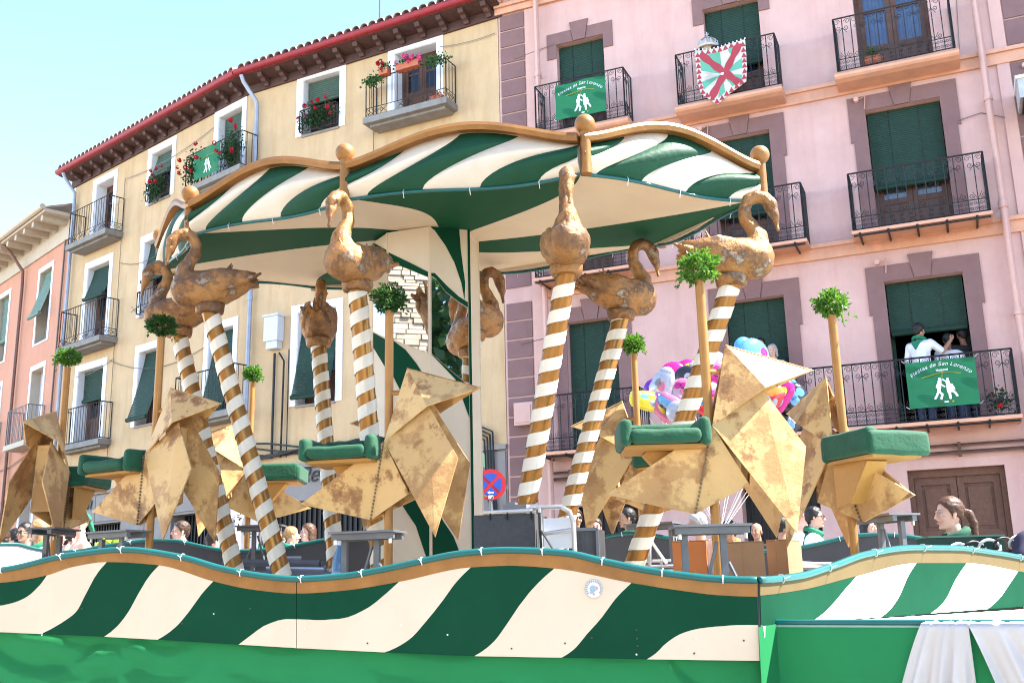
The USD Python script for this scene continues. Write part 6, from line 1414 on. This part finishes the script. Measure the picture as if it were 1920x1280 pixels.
# ------------------------------------------------------------------ sign, cartons, sound gear and small things
q = at_y(920, 908, 15.2); t = thing('no_stopping_sign', 'round blue and red no stopping sign with a small white arrow', 'sign', (q[0], q[1], ground_z(q[1])))
n_ = CAM - q; n_[2] = 0; n_ /= np.linalg.norm(n_); rt = np.array([-n_[1], n_[0], 0]); rt = rt if rt[0] > 0 else -rt
R_ = .225
def s3(x, y, o): return q + np.outer(x, rt) + np.outer(y, [0, 0, 1.0]) + np.outer(o, n_)
rd = M('sign_red', (.50, .02, .025), .4, .06); bl = M('sign_blue', (.03, .075, .38), .4, .06)
disc = Point(0, 0).buffer(R_, 24); pl = part(t, 'plate', MB().shape2d(disc, lambda x, y, o: s3(x, y, o - .012), .012), rd)
cross = unary_union([LineString([(-.2, -.2), (.2, .2)]).buffer(.022), LineString([(-.2, .2), (.2, -.2)]).buffer(.022)])
for g in Point(0, 0).buffer(R_ * .75, 24).difference(cross).geoms: part(pl, 'blue_field', MB().shape2d(g, lambda x, y, o: s3(x, y, o + .002), .002), bl)
arrow = Polygon([(-.05, -.115), (-.015, -.09), (-.015, -.105), (.045, -.105), (.045, -.125), (-.015, -.125), (-.015, -.14)]); part(pl, 'white_arrow', MB().shape2d(arrow, lambda x, y, o: s3(x, y, o + .005), .002), white)
part(pl, 'sticker', MB().shape2d(sbox(-.035, -.205, .035, -.155), lambda x, y, o: s3(x, y, o + .003), .002), white); part(pl, 'sticker_print', MB().shape2d(Polygon([(-.01, -.2), (.03, -.2), (.03, -.17)]), lambda x, y, o: s3(x, y, o + .006), .002), black)
m = MB(); m.tube([q + n_ * -.03 + [0, 0, -(q[2] - ground_z(q[1]))], q + n_ * -.03 + [0, 0, .15]], .03, 8); part(t, 'post', m, steel)
def crate(label, name, cat, pxl, pxr, ytop, ybot, depth, thick, mat, ang=-13, top=None):
    a, b = at_y(pxl, ytop, depth), at_y(pxr, ytop, depth); zb = at_y((pxl + pxr) / 2, ybot, depth)[2]; zb = min(zb, fz(a[0], a[1], DZ))
    w = np.linalg.norm((b - a)[:2]); ca, sa = math.cos(math.radians(ang)), math.sin(math.radians(ang)); ex, ey = np.array([ca, sa, 0]), np.array([-sa, ca, 0])
    o = a * [1, 1, 0] + [0, 0, zb]; return o, ex * w, ey * thick, np.array([0, 0, a[2] - zb])
card = M('cardboard', (.30, .175, .095), .85, .08, 5, .1, 50); cardor = M('orange_cardboard', (.46, .16, .05), .85, .08, 5)
def carton(label, *a, mat=card):
    o, ex, ey, ez = crate(label, '', '', *a[:6], mat, a[6]); t = thing('cardboard_carton', label, 'carton', o)
    h = .006; part(t, 'body', MB().obox(o, ex, ey, ez), mat)
    m = MB(); m.obox(o + ez + [0, 0, .002], ex * .5 - ex / np.linalg.norm(ex) * .004, ey, [0, 0, h]); m.obox(o + ez + ex * .5 + [0, 0, .002], ex * .5, ey, [0, 0, h]); part(t, 'top_flap', m, mat)
    n2 = -ey / np.linalg.norm(ey); m = MB(); m.obox(o + ex * .46 + ez * .02 + n2 * .003, ex * .004, n2 * .001, ez * .96); part(t, 'seam', m, M('cardboard_dark', (.2, .11, .06), .9))
    return t
carton('orange carton behind the foot rest below the biggest bird', 1260, 1322, 1016, 1085, 6.9, .34, -13, mat=cardor)
carton('brown carton beside the orange one, its top in the sun', 1356, 1430, 1018, 1090, 6.7, .4, -8)
carton('taller brown carton at the right of the row of cartons', 1436, 1475, 1014, 1090, 6.9, .34, -30)
carton('white carton between the orange and the brown one', 1322, 1340, 1012, 1090, 6.95, .3, -13, mat=M('white_card', (.7, .68, .62), .85))
# speaker and its rack
spk = M('speaker_felt', (.055, .055, .06), .85, .15, 40, .3, 200)
o, ex, ey, ez = crate('', '', '', 888, 1004, 966, 1045, 6.05, .36, None, -13); t = thing('loudspeaker_monitor', 'grey carpeted equipment case with a chrome rail on top in the middle of the float', 'equipment', o)
part(t, 'case', MB().obox(o, ex, ey, ez), spk)
m = MB(); u = ex / np.linalg.norm(ex); v = ey / np.linalg.norm(ey); Z = np.array([0, 0, 1.0]); L = np.linalg.norm(ex)
m.tube([o + ez + u * .06 + Z * .012, o + ez + u * (L - .01) + Z * .016], .013, 6); m.tube([o + ez + u * .15 + v * .2 + Z * .05, o + ez + u * (L - .02) + v * .2 + Z * .05], .02, 6); part(t, 'rail', m, chrome, smooth=True)
m = MB(); m.obox(o + ez + u * .15 + v * .1 + Z * .001, u * .14, v * .12, Z * .06); m.obox(o + ez + u * .16 + v * .11 + Z * .062, u * .06, v * .08, Z * .015); part(t, 'clamp_box', m, steel)
m = MB()
for k in (.1, .2, .34): m.tube([o + ez + u * k - v * .005 + Z * .02, o + ez + u * k - v * .006 - Z * .03], .006, 4)
part(t, 'strap', m, black)
o2 = o + ex + u * .015; t = thing('chrome_frame', 'bent chrome tube frame with cables right of the grey equipment case', 'frame', o2)
m = MB(); h = ez[2]
m.tube([o2 + Z * (h + .03), o2 + u * .14 + Z * (h + .03), o2 + u * .19 + Z * (h - .0), o2 + u * .21 + Z * (h - .06), o2 + u * .215 + Z * .02], .014, 8); m.tube([o2 + u * .02 + Z * .02, o2 + u * .02 + Z * (h + .03)], .014, 8); m.tube([o2 + u * .02 + Z * (h - .12), o2 + u * .2 + Z * (h - .1)], .012, 6); m.tube([o2 + u * .15 + v * .1 + Z * .02, o2 + u * .15 + v * .1 + Z * (h - .02)], .012, 6); part(t, 'tube', m, chrome, smooth=True)
m = MB(); m.obox(o2 + u * .03 + v * .04 + Z * (h - .2), u * .16, v * .02, Z * .17); part(t, 'white_panel', m, white)
m = MB(); m.tube([o2 + u * .02 + Z * h - v * .02, o2 + u * .03 + Z * .2 - v * .03, o2 + u * .08 + Z * .05 - v * .02, o2 + u * .16 - v * .03 + Z * .02], .008, 5); m.tube([o2 + u * .03 + Z * (h - .1) - v * .03, o2 + u * .09 + Z * (h - .2) - v * .03, o2 + u * .11 + Z * .05 - v * .03], .006, 5); part(t, 'cable', m, black)
o, ex, ey, ez = crate('', '', '', 1060, 1120, 992, 1060, 6.1, .3, None, -13); t = thing('amplifier_box', 'scuffed black amplifier box right of the chrome frame', 'equipment', o); ap = part(t, 'case', MB().obox(o, ex, ey, ez), M('scuffed_black', (.03, .03, .035), .6, .3, 12, stain=.5, stain_col=(.2, .2, .2)))
m = MB()
for a_, b_ in ((0, 0), (1, 0)): m.obox(o + ex * a_ - u * .008 - v * .006, u * .016, v * .006, ez)
m.obox(o + ez - v * .006 - Z * .012, ex, v * .006, Z * .018); part(t, 'corner_trim', m, steel)
# dark green box, coil of cable at the right
o, ex, ey, ez = crate('', '', '', 1742, 1884, 1008, 1036, 7.1, .22, None, 0); t = thing('green_box', 'flat dark green painted box before the ponytailed woman', 'box', o)
part(t, 'body', MB().obox(o, ex, ey, ez), M('dark_green_paint', (.01, .045, .03), .5, .1, 6)); part(t, 'lid', MB().obox(o + ez + np.array([-.01, -.01, 0]), ex * 1.015, ey * 1.06, [0, 0, .012]), M('dark_green_lid', (.05, .14, .10), .5, .1, 6))
t = thing('cable_coil', 'coiled black cable on the rail at the right edge', 'cable', at_y(1860, 1030, 6.9)); c = at_y(1862, 1030, 6.9)
for k in range(5):
    m = MB(); g = np.linspace(0, 2 * np.pi, 15); m.tube([c + np.array([.10 * k - .22 + .07 * math.cos(a), .02 * math.sin(2 * a), .045 * math.sin(a) + .01 * k]) for a in g], .010, 5); part(t, 'loop', m, black if k % 2 else boxgrey, smooth=True)
t = thing('dark_bag', 'dark bag at the right edge beside the coiled cable', 'bag', at_y(1925, 1030, 6.8)); c = at_y(1918, 1032, 6.8)
part(t, 'bag_body', organic(Manifold.batch_hull([Manifold.sphere(.08, 12).translate([float(z) for z in c + np.array(d)]) for d in ((0, 0, -.05), (.25, 0, -.05), (.05, .05, .05), (.25, .1, .06))]), .05, 2, .03, 12, 1), M('navy_cloth', (.02, .02, .05), .8), smooth=True)
# low metal bars on the deck
def bars(label, rows):
    t = None
    for (x0, y0, x1, y1, d, r) in rows:
        a, b = at_y(x0, y0, d), at_y(x1, y1, d)
        if t is None: t = thing('metal_bar_rack', label, 'rack', a)
        part(t, 'bar', MB().tube([a, b], r, 6), chrome if r < .02 else steel, smooth=40)
bars('low grey metal bars on the deck between the left poles', [(505, 1046, 565, 1045, 8.2, .014), (418, 1054, 600, 1056, 7.9, .03), (500, 1065, 615, 1067, 7.8, .016), (604, 1052, 608, 1070, 7.9, .02), (430, 1075, 640, 1078, 7.7, .03), (612, 1060, 606, 1090, 7.8, .02)])
bars('white tubular bars beside the orange carton', [(1185, 1052, 1258, 1050, 7.6, .012), (1190, 1062, 1262, 1060, 7.5, .012), (1205, 1050, 1205, 1066, 7.55, .01), (1222, 1016, 1250, 1056, 7.5, .012), (1218, 1014, 1218, 1066, 7.5, .014), (1240, 1050, 1240, 1063, 7.5, .01), (1190, 1074, 1262, 1074, 7.6, .03)])
bars('low grey bars in front of the rear board at the right', [(1472, 1054, 1560, 1057, 7.6, .014), (1472, 1069, 1495, 1069, 7.4, .012), (1498, 1050, 1498, 1075, 7.5, .014), (1475, 1062, 1580, 1066, 7.7, .02)])
# water bottle, green leaves and printed cloth behind
c = at_y(636, 1066, 6.4); t = thing('water_bottle', 'pale blue water bottle standing between the pole and the foot rest', 'bottle', c)
bt = usdkit.material(stage, '/World/Looks/bottle_blue', {'p': ('principled_bsdf', {'base_color': (.25, .5, .85), 'roughness': .1, 'transmission_weight': .8, 'ior': 1.3})}, [], surface='p.BSDF')
m = trimesh.creation.revolve([(0, -.19), (.04, -.19), (.045, -.17), (.045, .02), (.038, .07), (.02, .115), (.017, .14), (0, .14)], sections=20); part(t, 'bottle_body', (m.vertices, m.faces), bt, smooth=40, world=False)
m = trimesh.creation.cylinder(.02, .025, sections=14); m.apply_translation([0, 0, .153]); part(t, 'cap', m, CL['white'], smooth=40, world=False)
part(t, 'label_band', trimesh.creation.revolve([(.0455, -.1), (.0462, -.1), (.0462, -.02), (.0455, -.02)], sections=20), CL['lightblue'], world=False)
cpl = at_y(203, 1022, 12.0); t = thing('leafy_planter', 'low planter of bright yellow green leaves behind the rear board', 'plant', cpl)
part(t, 'leaves', plant_mass(cpl, (.11, .1, .06), (np.array([1, 0, 0.0]), np.array([0, 1.0, 0]), np.array([0, 0, 1.0])), 120, 31, (.05, .09)), M('lime_leaf', (.30, .42, .06), .5, .35, 20, trans=(.35, .45, .05))); part(t, 'trough', MB().box(cpl[0] - .13, cpl[0] + .13, cpl[1] - .1, cpl[1] + .1, ground_z(cpl[1]), cpl[2] - .06), terracotta)
qa = at_y(448, 985, 11.6); t = thing('printed_banner', 'white banner with black scrawled marks hung between the left poles', 'banner', qa)
P = np.array([[qa + np.array([x, .02 * math.sin(x * 20), z]) for z in np.linspace(-.25, .28 - .1 * abs(x), 8)] for x in np.linspace(-.18, .22, 14)]); part(t, 'cloth', MB().slab(P, (0, -.004, 0)), CL['white'], smooth=True)
g = np.random.default_rng(4); m = MB()
for k in range(16):
    p0 = qa + np.array([g.uniform(-.15, .15), -.03, g.uniform(-.2, .2)]); m.tube([p0, p0 + [g.uniform(-.03, .03), 0, g.uniform(-.02, .03)], p0 + [g.uniform(0, .06), 0, g.uniform(-.03, .03)]], .006, 4)
part(t, 'scrawl', m, black)
m = MB(); m.tube([qa + [-.2, .03, -.9], qa + [-.2, .03, .3]], .015, 6); m.tube([qa + [.23, .03, -.9], qa + [.23, .03, .3]], .015, 6); part(t, 'pole', m, steel)
# roof bits
c = FY.p(7.0, .2, 14.0)
t = thing('roof_vent', 'small white vent on the tiled roof edge', 'vent', FZ.p(1.1, .1, 13.6)); m = MB(); m.tube([FZ.p(1.1, .1, 13.55), FZ.p(1.1, .1, 13.80)], .07, 8); part(t, 'pipe', m, white); m = MB(); m.tube([FZ.p(1.1, .1, 13.80), FZ.p(1.1, .1, 13.86)], .12, 8); part(t, 'cowl', m, white)
t = thing('television_aerial', 'thin aerial standing on the ochre roof', 'aerial', FY.p(3.2, -1.0, 14)); m = MB(); m.tube([FY.p(3.25, -.4, 13.9), FY.p(3.25, -.4, 16)], .02, 5); part(t, 'mast', m, steel)
for z in (15.3, 15.6, 15.9):
    m = MB(); m.tube([FY.p(3.0, -.4, z), FY.p(3.5, -.4, z)], .01, 4); part(t, 'rod', m, steel)
# dark tree across the street, seen in the right mirrors
tc = np.array([6.2, -4.6, 0]); t = thing('dark_tree', 'dark leafy tree across the street that the right mirrors show', 'tree', tc)
m = MB(); m.tube([tc, tc + [0.1, 0, 2.5], tc + [0, .2, 5]], [.3, .22, .12], 10); tk = part(t, 'trunk', m, wood, smooth=40)
m = MB()
for k in range(6):
    a = k * 1.05; m.tube([tc + [0, .1, 3 + .25 * k], tc + [1.3 * math.cos(a), 1.3 * math.sin(a), 4.6 + .3 * k]], [.1, .03], 6)
part(tk, 'limb', m, wood)
g = np.random.default_rng(9); mb = MB()
for k in range(14):
    cc = tc + np.array([g.uniform(-2.6, 3), g.uniform(-2, 2), g.uniform(3.2, 10)]); v, f = plant_mass(cc, (1.5, 1.5, 1.2), np.eye(3), 620, 100 + k, (.18, .34)).mesh(); mb.add(v, f)
part(t, 'crown', mb, leaf_dark, kind='stuff')
